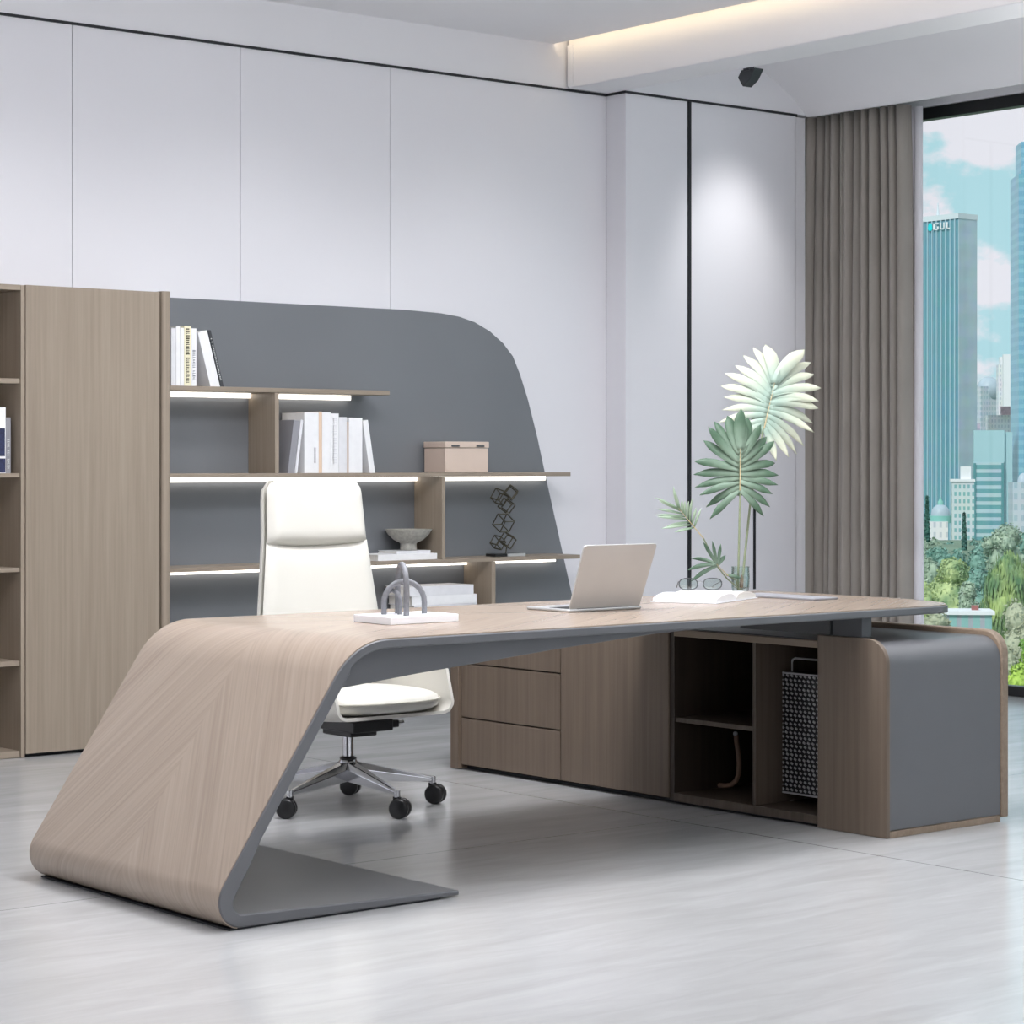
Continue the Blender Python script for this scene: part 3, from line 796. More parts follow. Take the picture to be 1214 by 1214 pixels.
# facing the room: roughly towards the camera
FN = (-.55, -.80, .18)
def interp(A, t):
    x = t*(len(A)-1); k = min(int(x), len(A)-2); return A[k]*(1-x+k) + A[k+1]*(x-k)
fing = []
Ls = [.155, .165, .168, .170, .165, .158, .150, .142, .135]
As = [9, 27, 45, 60, 73, 86, 98, 112, 130]
for i in range(11):
    for s_ in (-1, 1):
        t = i/10; l = interp(Ls, t)*(1.10 if s_ < 0 else .98)*random.uniform(.90, 1.05)
        fing.append((.97-.95*t, s_, interp(As, t) + random.uniform(-3, 3), l, (.044 if i < 2 else .033) if i < 7 else .027, .03 if i < 5 else .07, random.uniform(-.25, .05), -.14 if i < 5 else .05))
split_leaf('dark_leaf', M['leafdark'], (6.350, 6.33, 1.165), (6.352, 6.33, 1.325), FN, fing, .060, 'dark green split palm leaf in front')
fing = []
Ls = [.185, .200, .205, .21, .21, .205, .195, .175, .155, .13]
As = [11, 26, 41, 54, 66, 79, 92, 106, 121, 140]
for i in range(12):
    for s_ in (-1, 1):
        t = i/11; l = interp(Ls, t)*random.uniform(.90, 1.06)
        fing.append((.98-.96*t, s_, interp(As, t) + random.uniform(-3, 3), l, (.056 if i == 0 else .037) if i < 7 else .030, .06 if i < 5 else .20, random.uniform(-.35, .05), .22 if i < 5 else .05))
split_leaf('pale_leaf', M['leafpale'], (6.553, 6.40, 1.405), (6.612, 6.40, 1.585), (-.55, -.82, .1), fing, .070, 'large pale cream green split palm leaf behind')
# drooping side frond
fing = []
for i in range(8):
    for s_ in (-1, 1):
        fing.append((1-.09*i, s_, 14 + i*6 + random.uniform(-6, 6), random.uniform(.09, .15) if s_ < 0 else random.uniform(.05, .09), .010, -.05, random.uniform(-.2, .1), .1))
split_leaf('side_frond', M['leafthin'], (6.165, 6.34, .985), (6.035, 6.34, 1.10), FN, fing, 0, 'thin feathery frond reaching left')
fing = [(1, -1, 14, .13, .014, .1, 0, .1), (1, -1, 34, .14, .016, .1, 0, .1), (.95, 1, 12, .12, .014, 0, 0, 0), (.95, 1, 32, .10, .013, 0, 0, 0), (.9, 1, 55, .085, .013, 0, 0, 0), (.9, -1, 52, .13, .017, .1, 0, .1), (.9, 1, 84, .05, .016, 0, 0, .1), (.1, 1, 150, .07, .014, 0, 0, .1)]
split_leaf('low_leaf', M['leafdark'], (6.285, 6.33, .84), (6.225, 6.33, .885), FN, fing, 0, 'small dark narrow leaf low over the book')
obj('stem', MB().tube([(6.362, vy-.01, ZD+.012), (6.355, 6.34, .95), (6.349, 6.33, 1.08), (6.352, 6.33, 1.17)], [.0042, .0042, .0038, .003], 8), M['stem'], pl)
obj('stem', MB().tube([(6.392, vy, ZD+.012), (6.42, 6.37, .93), (6.468, 6.39, 1.12), (6.515, 6.40, 1.28), (6.551, 6.40, 1.41)], [.0046, .0046, .0042, .0038, .003], 8), M['stem'], pl)
obj('stem', MB().tube([(6.378, vy-.008, ZD+.012), (6.30, 6.345, .825), (6.235, 6.34, .88), (6.19, 6.34, .95), (6.164, 6.34, .987)], .0028, 8), M['stem'], pl)
obj('stem', MB().tube([(6.375, vy, ZD+.012), (6.34, 6.34, .82), (6.285, 6.33, .842)], .0026, 8), M['stem'], pl)
obj('bud', MB().tube([(6.378, vy-.012, ZD+.02), (6.378, vy-.014, .825), (6.381, vy-.012, .84)], [.0075, .007, .002], 8), plain('brown sheath', rgb(150,116,92), .7, var=.2, scale=60), pl)

# ------------------------------------------------------------------ office chair
CX, CY = 4.995, 7.01
ch = thing('office_chair', 'cream leather high back office chair with polished five star base', 'chair', (CX, CY, 0))
def pillow(z0, z1, nz_, hw, yc_, tf, tb, rt_=.06, rbm=.0, top=True, sag=(0,0)):
    """upholstered slab, front towards -y"""
    mb = MB(); nu = 20
    rows = []
    for j in range(nz_+1):
        t = j/nz_; z = z0 + (z1-z0)*t
        h = hw(z)
        if top and z > z1-rt_:
            q = (z-(z1-rt_))/rt_; h -= rt_*(1-math.sqrt(max(0, 1-q*q)))
        if rbm and z < z0+rbm:
            q = ((z0+rbm)-z)/rbm; h -= rbm*(1-math.sqrt(max(0, 1-q*q)))
        e = min(t, 1-t)*nz_/3.0; ez = math.sqrt(max(0, 1-(1-min(1, e))**2))
        rows.append((z, h, ez))
    for z, h, ez in rows:
        for k in range(2*nu):
            # loop around: front then back
            if k <= nu: u = -1 + 2*k/nu; sgn = -1; T = tf
            else: u = 1 - 2*(k-nu)/nu; sgn = 1; T = tb
            prof = (max(0, 1-abs(u)**5))**.5
            wrap = -.045*abs(u)**2.2         # sides wrap forward
            tt = (z-z0)/(z1-z0); dz = -(1-min(1, abs(u))**2)*(sag[0]*max(0, 1-tt*2.5) + sag[1]*max(0, 1-(1-tt)*2.5))
            mb.v.append((u*h, yc_(z) + wrap + sgn*T*prof*(.25+.75*ez), z+dz))
    m2 = 2*nu
    for j in range(nz_):
        for k in range(m2):
            l = (k+1) % m2
            mb.f.append((j*m2+k, j*m2+l, (j+1)*m2+l, (j+1)*m2+k))
    mb.f.append(tuple(range(m2))[::-1]); mb.f.append(tuple(nz_*m2+k for k in range(m2)))
    return mb
def hwf(z):
    if z > .98: return .228 - .012*(z-.98)/.22
    return .228 + .034*((.98-z)/.27)
def ycf(z): return .205 + .10*(z-.6)
obj('backrest', pillow(.47, .979, 16, hwf, ycf, .040, .018, top=False, sag=(0, .014)), M['leather'], ch, world=False, ang=60)
obj('headrest', pillow(.972, 1.212, 14, lambda z: hwf(z)-.002, ycf, .056, .018, rt_=.055, sag=(.014, 0)), M['leather'], ch, world=False, ang=60)
# back shell behind the cushions
sh_ = MB(); nu = 16; nzz = 20
for side in (0, 1):
    for j in range(nzz+1):
        z = .46 + .745*j/nzz; h = hwf(z)+.006
        if z > 1.15: q = (z-1.15)/.06; h -= .055*(1-math.sqrt(max(0, 1-min(1, q)**2)))
        for k in range(nu+1):
            u = -1 + 2*k/nu
            sh_.v.append((u*h, ycf(z) - .052*abs(u)**2.2 + .022 + side*.014, z))
q_ = (nzz+1)*(nu+1)
for j in range(nzz):
    for k in range(nu):
        a = j*(nu+1)+k
        sh_.f += [(a, a+nu+1, a+nu+2, a+1), (q_+a, q_+a+1, q_+a+nu+2, q_+a+nu+1)]
for j in range(nzz):
    a = j*(nu+1); b = a+nu
    sh_.f += [(a, q_+a, q_+a+nu+1, a+nu+1), (b, b+nu+1, q_+b+nu+1, q_+b)]
for k in range(nu):
    a = nzz*(nu+1)+k
    sh_.f += [(a, a+1, q_+a+1, q_+a), (k, q_+k, q_+k+1, k+1)]
obj('back_shell', sh_, M['leather'], ch, world=False, ang=60)
# seat shell with side wings
sm = MB(); ny = 14; prof_n = 21
for lay in (0, 1):
    for j in range(ny+1):
        t = j/ny; y = -.30 + .51*t
        top_z = .515 + .06*t
        if t < .10: top_z = .40 + (top_z-.40)*math.sqrt(1-(1-t/.10)**2)
        zb_ = .335 + .02*(1-t)**2
        hw_ = .272 - .010*(1-t)**2
        for k in range(prof_n):
            s_ = -1 + 2*k/(prof_n-1); a = abs(s_); sg = 1 if s_ >= 0 else -1
            r_ = .045
            if a < .5: x = sg*(hw_-r_)*a/.5; z = zb_; nx_, nz_2 = 0, 1
            elif a < .75:
                w = (a-.5)/.25*PI/2; x = sg*(hw_-r_+r_*math.sin(w)); z = zb_+r_-r_*math.cos(w); nx_, nz_2 = -sg*math.sin(w), math.cos(w)
            else:
                x = sg*hw_; z = zb_+r_ + (top_z-zb_-r_)*max(0, (a-.75)/.25); nx_, nz_2 = -sg, 0
            o_ = .012*lay
            sm.v.append((x+nx_*o_, y, z+nz_2*o_))
q_ = (ny+1)*prof_n
for j in range(ny):
    for k in range(prof_n-1):
        a = j*prof_n+k
        sm.f += [(a, a+1, a+prof_n+1, a+prof_n), (q_+a, q_+a+prof_n, q_+a+prof_n+1, q_+a+1)]
    a = j*prof_n; b = a+prof_n-1
    sm.f += [(a, a+prof_n, q_+a+prof_n, q_+a), (b, q_+b, q_+b+prof_n, b+prof_n)]
for k in range(prof_n-1):
    a = ny*prof_n+k
    sm.f += [(k, q_+k, q_+k+1, k+1), (a, a+1, q_+a+1, q_+a)]
obj('seat_shell', sm, M['leather'], ch, world=False, ang=50)
# seat cushion: superellipse
sc = MB(); nz_ = 10; ns = 40
for j in range(nz_+1):
    ph = -PI/2 + PI*j/nz_
    cz = .405 + .043*math.copysign(abs(math.sin(ph))**.75, math.sin(ph)); rr = abs(math.cos(ph))**.45 if 0 < j < nz_ else .02
    for k in range(ns):
        w = 2*PI*k/ns; cw, sw = math.cos(w), math.sin(w)
        sc.v.append((.267*rr*math.copysign(abs(cw)**.62, cw), -.075+.255*rr*math.copysign(abs(sw)**.75, sw), cz+.008*rr*0))
for j in range(nz_):
    for k in range(ns):
        l = (k+1) % ns
        sc.f.append((j*ns+k, j*ns+l, (j+1)*ns+l, (j+1)*ns+k))
sc.f.append(tuple(range(ns))[::-1]); sc.f.append(tuple(nz_*ns+k for k in range(ns)))
obj('seat', sc, M['leather'], ch, world=False, ang=60)
obj('seat_piping', MB().tube([(.268*math.copysign(abs(math.cos(2*PI*k/40))**.62, math.cos(2*PI*k/40)), -.075+.257*math.copysign(abs(math.sin(2*PI*k/40))**.75, math.sin(2*PI*k/40)), .412) for k in range(40)], .004, 6, closed=True), M['leathers'], ch, world=False)
obj('tilt_mechanism', MB().box(-.09, .09, -.16, .12, .292, .334).box(-.06, .06, -.10, .08, .270, .292).box(-.02, .125, -.15, -.11, .300, .328), M['blackplastic'], ch, world=False, bevel=.005)
obj('lever', MB().tube([(.12, -.13, .314), (.155, -.13, .315)], .009, 10), M['chrome'], ch, world=False)
obj('gas_column', MB().lathe([(.020, .18), (.020, .262), (.026, .262), (.026, .274)], (0,0,0), 20), M['chrome'], ch, world=False)
hub = MB().lathe([(.026, .108), (.036, .112), (.038, .165), (.030, .178), (.022, .190)], (0,0,0), 24)
obj('hub', hub, M['chrome'], ch, world=False)
obj('hub_collar', MB().lathe([(.031, .1785), (.032, .184), (.024, .190)], (0,0,0), 24), M['blackplastic'], ch, world=False)
for k in range(5):
    a = R(-93 + 72*k); d = Vector((math.cos(a), math.sin(a), 0)); sd = Vector((-d.y, d.x, 0))
    lg = MB(); m = 8
    for i in range(m+1):
        t = i/m; rr = .028 + .297*t
        zt_ = .170 - .070*t; hh = .052*(1-t)+.018; w = .021*(1-t)+.0105
        for sx, sz in ((-1, 0), (-.55, 1), (.55, 1), (1, 0), (.75, -1), (-.75, -1)):
            lg.v.append(tuple(d*rr + sd*(sx*w) + Vector((0, 0, {1: zt_, 0: zt_-hh*.35, -1: zt_-hh}[sz]))))
    for i in range(m):
        for q in range(6):
            p2 = (q+1) % 6; lg.f.append((i*6+q, i*6+p2, (i+1)*6+p2, (i+1)*6+q))
    lg.f += [tuple(range(6))[::-1], tuple(m*6+q for q in range(6))]
    lo_ = obj('leg', lg, M['chrome'], ch, world=False, bevel=.002, ang=30)
    p = d*.325
    obj('caster_stem', MB().lathe([(.012, .076), (.012, .100), (.009, .101)], (p.x, p.y, 0), 14), M['chrome'], lo_, world=False)
    # caster
    ca = a + R((35, -40, 70, 20, -60)[k]); cd_ = Vector((math.cos(ca), math.sin(ca), 0)); cs_ = Vector((-cd_.y, cd_.x, 0))
    c0 = Vector((p.x, p.y, .0365)) + cd_*.012
    cm = MB()
    for s_ in (-1, 1):
        for (o0, o1, r_) in ((.006, .026, .036),):
            pts = [c0 + cs_*(s_*x) for x in (.005, .008, .022, .027)]
            cm.tube([tuple(x) for x in pts], [.033, .036, .036, .030], 24)
    cm.box(-.012, .012, -.010, .010, .045, .078, Matrix.Translation((p.x, p.y, 0)) @ Matrix.Rotation(ca, 4, 'Z'))
    obj('caster', cm, M['blackplastic'], lo_, world=False, ang=50)

# ------------------------------------------------------------------ outside
GZ = -13.0
gm_ = MB(); A_ = [R(-10 + 8*i) for i in range(14)]
for r_, z_ in ((18, -13), (440, -13), (520, -60), (7000, -60)):
    gm_.v += [(r_*math.cos(a), r_*math.sin(a), z_) for a in A_]
for j in range(3):
    for i in range(13): gm_.f.append((j*14+i, j*14+i+1, (j+1)*14+i+1, (j+1)*14+i))
gr = obj('ground', gm_, M['asphalt']); gr['kind'] = 'structure'
GZ = -60.0
def facade(name, base, band, sx, sz, rough=.3, thr=.5, vert=True, hor=True, tri=None):
    m, nt, bs = new(name); N = nt.nodes; L = nt.links
    tc = N.new('ShaderNodeTexCoord'); s_ = N.new('ShaderNodeSeparateXYZ'); L.new(tc.outputs['UV'], s_.inputs[0])
    def mt(op, a, b=None):
        q = N.new('ShaderNodeMath'); q.operation = op
        for i, w in enumerate((a, b)):
            if w is None: continue
            if isinstance(w, (int, float)): q.inputs[i].default_value = w
            else: L.new(w, q.inputs[i])
        return q.outputs[0]
    fx = mt('LESS_THAN', mt('FRACT', mt('MULTIPLY', s_.outputs['X'], 1/sx)), thr)
    fz = mt('LESS_THAN', mt('FRACT', mt('MULTIPLY', s_.outputs['Y'], 1/sz)), .55)
    k = mt('MULTIPLY', fx, fz) if (vert and hor) else (fx if vert else fz)
    nz = N.new('ShaderNodeTexNoise'); nz.inputs['Scale'].default_value = .12; L.new(tc.outputs['Object'], nz.inputs['Vector'])
    mx = N.new('ShaderNodeMix'); mx.data_type = 'RGBA'; L.new(k, mx.inputs['Factor']); mx.inputs['A'].default_value = base; mx.inputs['B'].default_value = band
    m2 = N.new('ShaderNodeMix'); m2.data_type = 'RGBA'; m2.blend_type = 'MULTIPLY'; m2.inputs['Factor'].default_value = .25
    L.new(mx.outputs['Result'], m2.inputs['A']); L.new(nz.outputs['Color'], m2.inputs['B'])
    L.new(m2.outputs['Result'], bs.inputs['Base Color']); bs.inputs['Roughness'].default_value = rough
    bs.inputs['Specular IOR Level'].default_value = .3
    return m
def ubox(c, wl_, wr_, yaw, z0, z1):
    """box whose near corner is c; left face runs wl_, right face wr_; yaw turns it"""
    fw = Vector((math.sin(R(TH)), math.cos(R(TH)), 0)); rt = Vector((math.cos(R(TH)), -math.sin(R(TH)), 0))
    dl = (-rt*math.cos(R(yaw)) + fw*math.sin(R(yaw))); dr = (rt*math.sin(R(yaw)) + fw*math.cos(R(yaw)))
    c = Vector((c[0], c[1], 0)); P = [c, c+dl*wl_, c+dl*wl_+dr*wr_, c+dr*wr_]
    mb = MB(); mb.uv = []
    def quad(a, b, w):
        n = len(mb.v)
        mb.v += [(a.x,a.y,z0),(b.x,b.y,z0),(b.x,b.y,z1),(a.x,a.y,z1)]; mb.uv += [(0,0),(w,0),(w,z1-z0),(0,z1-z0)]; mb.f.append((n,n+1,n+2,n+3))
    quad(P[0], P[1], wl_); quad(P[0], P[3], wr_); quad(P[1], P[2], wr_); quad(P[3], P[2], wl_)
    n = len(mb.v); mb.v += [(p.x, p.y, z1) for p in P]; mb.uv += [(0,0)]*4; mb.f.append((n, n+1, n+2, n+3))
    return mb, P, dl, dr
def zof(v, d): return HC - (v-549)/2760*d
def building(name, label, u, vt, d, wl_, wr_, yaw, mat, roof=None, roofh=3):
    c = far(u, 549, d)
    t = thing(name, label, 'building', (c.x, c.y, GZ))
    mb, P, dl, dr = ubox(c, wl_, wr_, yaw, GZ, zof(vt, d))
    obj('facade', mb, mat, t, smooth=False)
    if roof:
        mb2, _, _, _ = ubox(c + (dl+dr)*1.5, wl_-3, wr_-3, yaw, zof(vt, d), zof(vt, d)+roofh)
        obj('roof_block', mb2, roof, t, smooth=False)
    return t, P, dl, dr
f_tower = facade('tower fins', rgb(144,186,200), rgb(108,158,174), 3.0, 4, thr=.6, hor=False)  # distance haze is put into the pale colours of the far buildings
f_side = facade('tower side', rgb(188,206,218), rgb(184,203,215), 6, 12, vert=False)
f_pale = facade('haze pale windows', rgb(214,222,226), rgb(136,184,188), 1.5, 2.5, thr=.5)
f_teal = facade('teal bands', rgb(188,210,220), rgb(114,168,176), 4, 3.1, vert=False)
f_white = facade('white windows', rgb(238,236,240), rgb(204,208,218), 1.8, 3, thr=.4)
f_grey = facade('grey windows', rgb(204,210,220), rgb(176,194,206), 2.6, 4, thr=.5)
f_blue = facade('blue bands', rgb(146,194,214), rgb(128,180,204), 5, 3.5, vert=False)
f_pink = facade('pink grey', rgb(200,190,200), rgb(168,172,186), 5, 6, thr=.5)
mfin = plain('haze pale fin', rgb(164,192,204), .6, var=.03, scale=.05)
mteal = plain('teal cladding', rgb(162,196,204), .5, var=.03, scale=.05)
mpale = plain('haze pale concrete', rgb(206,214,220), .7, var=.04, scale=.05)
mwhite = plain('white concrete', rgb(228,228,232), .7, var=.04, scale=.05)
mdome = plain('haze pale dome', rgb(170,184,196), .5, var=.06, scale=.2)
mgreen = plain('copper green', rgb(130,188,178), .5, var=.06, scale=.2)

# tall glass tower
D = 1200
t, P, dl, dr = building('office_tower', 'tall teal glass tower with vertical fins and a drop logo', 1136, 254, D, 34, 14, 52, f_tower)
ztop = zof(254, D)
mbs, _, _, _ = ubox(P[0] + dl*-.4, .4, 14.2, 52, GZ, ztop-.5); obj('side_face', mbs, f_side, t, smooth=False)
mbs, _, _, _ = ubox(P[0] + dl*-.6 + dr*-.6, 35, 15, 52, ztop-2.2, ztop+.6); obj('parapet', mbs, mpale, t, smooth=False)
for k in range(11):
    q = P[0] + dl*(1.6+3.1*k) - dr*.7
    mbs, _, _, _ = ubox(q, .6, .7, 52, GZ+5, ztop-2.2); obj('facade_fin', mbs, mfin, t, smooth=False)
# emblem: drop and pale letter shapes on the parapet
def on_face(a, z, r_=None): q = P[0] + dl*a - dr*1.0; return (q.x, q.y, z)
em = MB(); em.v = [on_face(18.3+1.8*math.cos(w)*(1 if math.sin(w) < 0 else .8), ztop-5.2+2.1*math.sin(w)) for w in [2*PI*k/16 for k in range(16)]]; em.f = [tuple(range(16))]
obj('emblem', em, plain('turquoise emblem', rgb(20,200,206), .4, emit=rgb(20,200,206), es=.2), t)
lt = MB()
for a0, a1, z0, z1 in ((12.8,14.2,-8,-2),(10.4,14.2,-3,-2),(10.4,14.2,-8,-7),(10.4,11.4,-8,-5),(8.6,9.6,-8,-2),(6.4,9.6,-8,-7),(6.4,7.2,-8,-2),(4.2,5.2,-8,-2),(2.6,5.2,-8,-7)):
    n = len(lt.v); a0, a1, z0, z1 = 2+a0, 2+a1, -3.5+(z0+2)*.6, -3.5+(z1+2)*.6; lt.v += [on_face(a0, ztop+z0), on_face(a1, ztop+z0), on_face(a1, ztop+z1), on_face(a0, ztop+z1)]; lt.f.append((n,n+1,n+2,n+3))
obj('sign_letters', lt, mwhite, t, smooth=False)
am = far(1112, 549, D+20)
obj('antenna', MB().tube([(am.x, am.y, ztop), (am.x, am.y, ztop+8)], [.9, .3], 6), mpale, t)

building('skyscraper', 'blue glass skyscraper at the right picture edge', 1240, 206, 900, 10.4, 20, 3, f_blue)[0]
sk2 = [o for o in col.objects if o.name == 'skyscraper'][0]
c = far(1240, 549, 904); mbs, _, _, _ = ubox(c, 9.4, 14, 3, zof(206, 900), zof(166, 900)); obj('upper_tier', mbs, f_blue, sk2, smooth=False)

t, P, dl, dr = building('domed_block', 'grey residential block with a curved roof behind white offices', 1163, 458, 1700, 9, 16, 60, f_grey)
c = far(1172, 549, 1712); obj('curved_roof', MB().ball((c.x, c.y, zof(462, 1700)), 9, 9, 10, 18, 10), mdome, t)
t, P, dl, dr = building('white_tower', 'white twin shafted tower right of the curved roof block', 1207, 432, 1500, 12.5, 10, 4, f_white, mwhite, 5)
c = far(1200, 549, 1490); mbs, _, _, _ = ubox(c, 5.5, 5, 4, GZ, zof(420, 1490)); obj('shaft', mbs, mwhite, t, smooth=False)
t, P, dl, dr = building('white_offices', 'broad white office block with a brown roof sign', 1208, 492, 1300, 17, 10, 4, f_white)
mbs, _, _, _ = ubox(far(1204, 549, 1296), 8, 2, 4, zof(492, 1300), zof(482, 1300)); obj('roof_sign', mbs, plain('brown sign', rgb(178,150,160), .6, var=.2, scale=.6), t, smooth=False)
t, P, dl, dr = building('pink_block', 'pinkish grey block glimpsed beside the tall tower', 1162, 502, 1350, 7.5, 9, 10, f_pink)
t, P, dl, dr = building('teal_office', 'teal office building with horizontal window bands', 1190, 548, 900, 11.5, 5, 8, f_teal)
mbs, _, _, _ = ubox(P[0] + dl*-.3+dr*.5, 11.6, 5, 8, zof(548, 900), zof(510, 900)); obj('upper_storey', mbs, mteal, t, smooth=False)
mbs, _, _, _ = ubox(P[0] + dl*-3.4+dr*2, 3.2, 6, 8, GZ, zof(512, 900)); obj('side_wing', mbs, mteal, t, smooth=False)
for a in (0.0, 10.6):
    mbs, _, _, _ = ubox(P[0] + dl*a - dr*.4, .9, .5, 8, GZ, zof(549, 900)); obj('corner_pier', mbs, plain('dark teal pier', rgb(84,140,146), .5), t, smooth=False)
t, P, dl, dr = building('pale_block', 'pale block with a grid of small teal windows', 1155, 571, 800, 7.5, 5, 6, f_pale)
mbs, _, _, _ = ubox(P[0] + dl*-.3 - dr*.5, 8.2, 6, 6, zof(571, 800), zof(568, 800)); obj('cornice', mbs, mwhite, t, smooth=False)
mbs, _, _, _ = ubox(P[0] + dl*1.0 + dr, 3.4, 3, 6, zof(571, 800), zof(553, 800)); obj('roof_block', mbs, mwhite, t, smooth=False)
t, P, dl, dr = building('grey_hall', 'grey building with small windows low at the right edge', 1232, 572, 850, 9.5, 12, 4, f_grey)
c = far(1213, 549, 862); obj('roof_dome', MB().ball((c.x, c.y, zof(575, 860)), 2.3, 2.3, 4.5, 16, 8), mdome, t)
# domed chapel
c = far(1115, 549, 700); t = thing('domed_hall', 'small hall with a white dome and green base by the tower', 'building', (c.x, c.y, GZ))
obj('drum', MB().lathe([(3.3, 0), (3.3, 2.2)], (c.x, c.y, zof(620, 700)), 24), mgreen, t)
obj('dome', MB().ball((c.x, c.y, zof(611, 700)), 2.9, 2.9, 3.4, 24, 12), mdome, t)
obj('lantern', MB().lathe([(.9, 0), (.9, 1.0), (.5, 1.5), (.1, 2.6)], (c.x, c.y, zof(599, 700)), 12), mgreen, t)
mbs, _, _, _ = ubox(far(1124, 549, 695), 9, 8, 10, GZ, zof(618, 700)); obj('hall_body', mbs, f_white, t, smooth=False)

# garden pavilion
t = thing('garden_pavilion', 'low pavilion with a white flat roof and teal glass walls', 'building', tuple(far(1175, 745, 70)))
c = far(1176, 549, 70)
mbs, P, dl, dr = ubox(c, 1.6, 1.2, 5, zof(775, 70), zof(729, 70)); obj('glazed_wall', mbs, facade('pavilion glazing', rgb(176,176,188), rgb(150,190,190), .35, .5, thr=.6, hor=False), t, smooth=False)
mbs, _, _, _ = ubox(c - dl*.08 - dr*.1, 1.75, 1.4, 5, zof(729, 70), zof(724.5, 70)); obj('flat_roof', mbs, mwhite, t, smooth=False)
mbs, _, _, _ = ubox(c + dl*.35+dr*.4, .2, .2, 5, zof(724.5, 70), zof(719, 70)); obj('roof_vent', mbs, plain('red brown vent', rgb(150,92,88), .6), t, smooth=False)

# trees
def leafy(name, c0, c1, tr=.1):
    m, nt, bs = new(name); N = nt.nodes; L = nt.links
    tc = N.new('ShaderNodeTexCoord'); nz = N.new('ShaderNodeTexNoise'); nz.inputs['Scale'].default_value = .9; nz.inputs['Detail'].default_value = 6
    L.new(tc.outputs['Object'], nz.inputs['Vector'])
    rp = N.new('ShaderNodeValToRGB'); e = rp.color_ramp.elements; e[0].position = .35; e[0].color = c0; e[1].position = .65; e[1].color = c1
    L.new(nz.outputs['Fac'], rp.inputs[0]); L.new(rp.outputs[0], bs.inputs['Base Color']); bs.inputs['Roughness'].default_value = .7
    return m
LM = {
 'teal': leafy('blue green foliage', rgb(78,122,112), rgb(134,172,158)),
 'grey': leafy('grey green foliage', rgb(110,134,118), rgb(176,192,170)),
 'yel': leafy('yellow green foliage', rgb(108,138,98), rgb(196,208,148)),
 'wil': leafy('willow foliage', rgb(92,128,92), rgb(176,194,122)),
 'olive': leafy('olive foliage', rgb(126,134,110), rgb(190,192,164)),
 'lime': leafy('lime foliage', rgb(96,142,52), rgb(196,220,98)),
 'cyp': leafy('cypress foliage', rgb(52,100,94), rgb(86,134,122)),
}
MT = plain('grey brown bark', rgb(118,108,98), .9, var=.2, scale=3)
def tree(name, label, u, vt, vb, wpx, d, mat, kind='round', n=2600, seed=0, group=None, leaf=1.0):
    rnd = random.Random(seed+int(u)); px = d/2760
    top = zof(vt, d); bot = zof(vb, d); c = far(u, 549, d); H = top-bot; Rr = wpx*px/2*(1.0 if kind == 'cone' else 1.25)
    t = thing(name, label, 'tree', (c.x, c.y, -13 if d > 60 else bot-.6), group)
    mb = MB(); core = MB(); clumps = []
    if kind == 'cone': clumps = [(Vector((0, 0, bot+H*(k+.5)/8)), Rr*(1-.85*((k+.5)/8)**1.3)*.95, H/8) for k in range(8)]
    else:
        nc = 16 if kind == 'round' else 14
        for k in range(nc):
            a = rnd.uniform(0, 2*PI); q = math.sqrt(rnd.random())*.72; tz = rnd.uniform(.12, .86)
            sh = math.sin(PI*min(1, tz*.75+.25))**.6
            clumps.append((Vector((Rr*q*sh*math.cos(a), Rr*q*sh*math.sin(a), bot+H*tz)), Rr*rnd.uniform(.32, .48), H*rnd.uniform(.12, .2)))
        clumps.append((Vector((0, 0, top-H*.16)), Rr*.45, H*.16))
        clumps.append((Vector((0, 0, bot+H*.42)), Rr*.75, H*.38))
    for cc, r1, r2 in clumps:
        core.ball((c.x+cc.x, c.y+cc.y, cc.z), r1*.86, r1*.86, r2*.86, 10, 7)
    ls = px*2.1*leaf
    for k in range(n):
        cc, r1, r2 = rnd.choice(clumps)
        v = Vector((rnd.gauss(0,1), rnd.gauss(0,1), rnd.gauss(0,1))).normalized(); q = rnd.uniform(.86, 1.1)
        p = Vector((c.x+cc.x+v.x*r1*q, c.y+cc.y+v.y*r1*q, cc.z+v.z*r2*q))
        nr = (v + Vector((rnd.gauss(0,.5), rnd.gauss(0,.5), rnd.gauss(0,.5)))).normalized()
        a = nr.cross(Vector((rnd.gauss(0,1), rnd.gauss(0,1), rnd.gauss(0,1)))).normalized(); b = nr.cross(a)
        s1 = ls*rnd.uniform(.6, 1.5); s2 = s1*.6
        if kind == 'weep': b = Vector((0,0,-1)); a = Vector((v.y, -v.x, 0)).normalized() if abs(v.z) < .99 else Vector((1,0,0)); s2 = s1*2.4; s1 *= .55; p.z -= s2*.5
        m0 = len(mb.v)
        mb.v += [tuple(p-a*s1), tuple(p-b*s2), tuple(p+a*s1), tuple(p+b*s2)]; mb.f.append((m0, m0+1, m0+2, m0+3))
    mb.f += [tuple(i+len(mb.v) for i in f) for f in core.f]; mb.v += core.v
    obj('foliage', mb, mat, t, smooth=False)
    tb = -13 if d > 60 else bot-.6
    obj('trunk', MB().tube([(c.x, c.y, tb), (c.x, c.y, bot+H*.4)], [Rr*.09, Rr*.05], 8), MT, t)
    return t
gt = 'trees seen through the window'
tree('cypress', 'slim dark cypress in front of the tall glass tower', 1099, 592, 650, 7, 420, LM['cyp'], 'cone', 1200, 1, gt)
tree('cypress', 'slim dark cypress in front of the pale windowed block', 1143, 612, 668, 7, 380, LM['cyp'], 'cone', 1200, 2, gt)
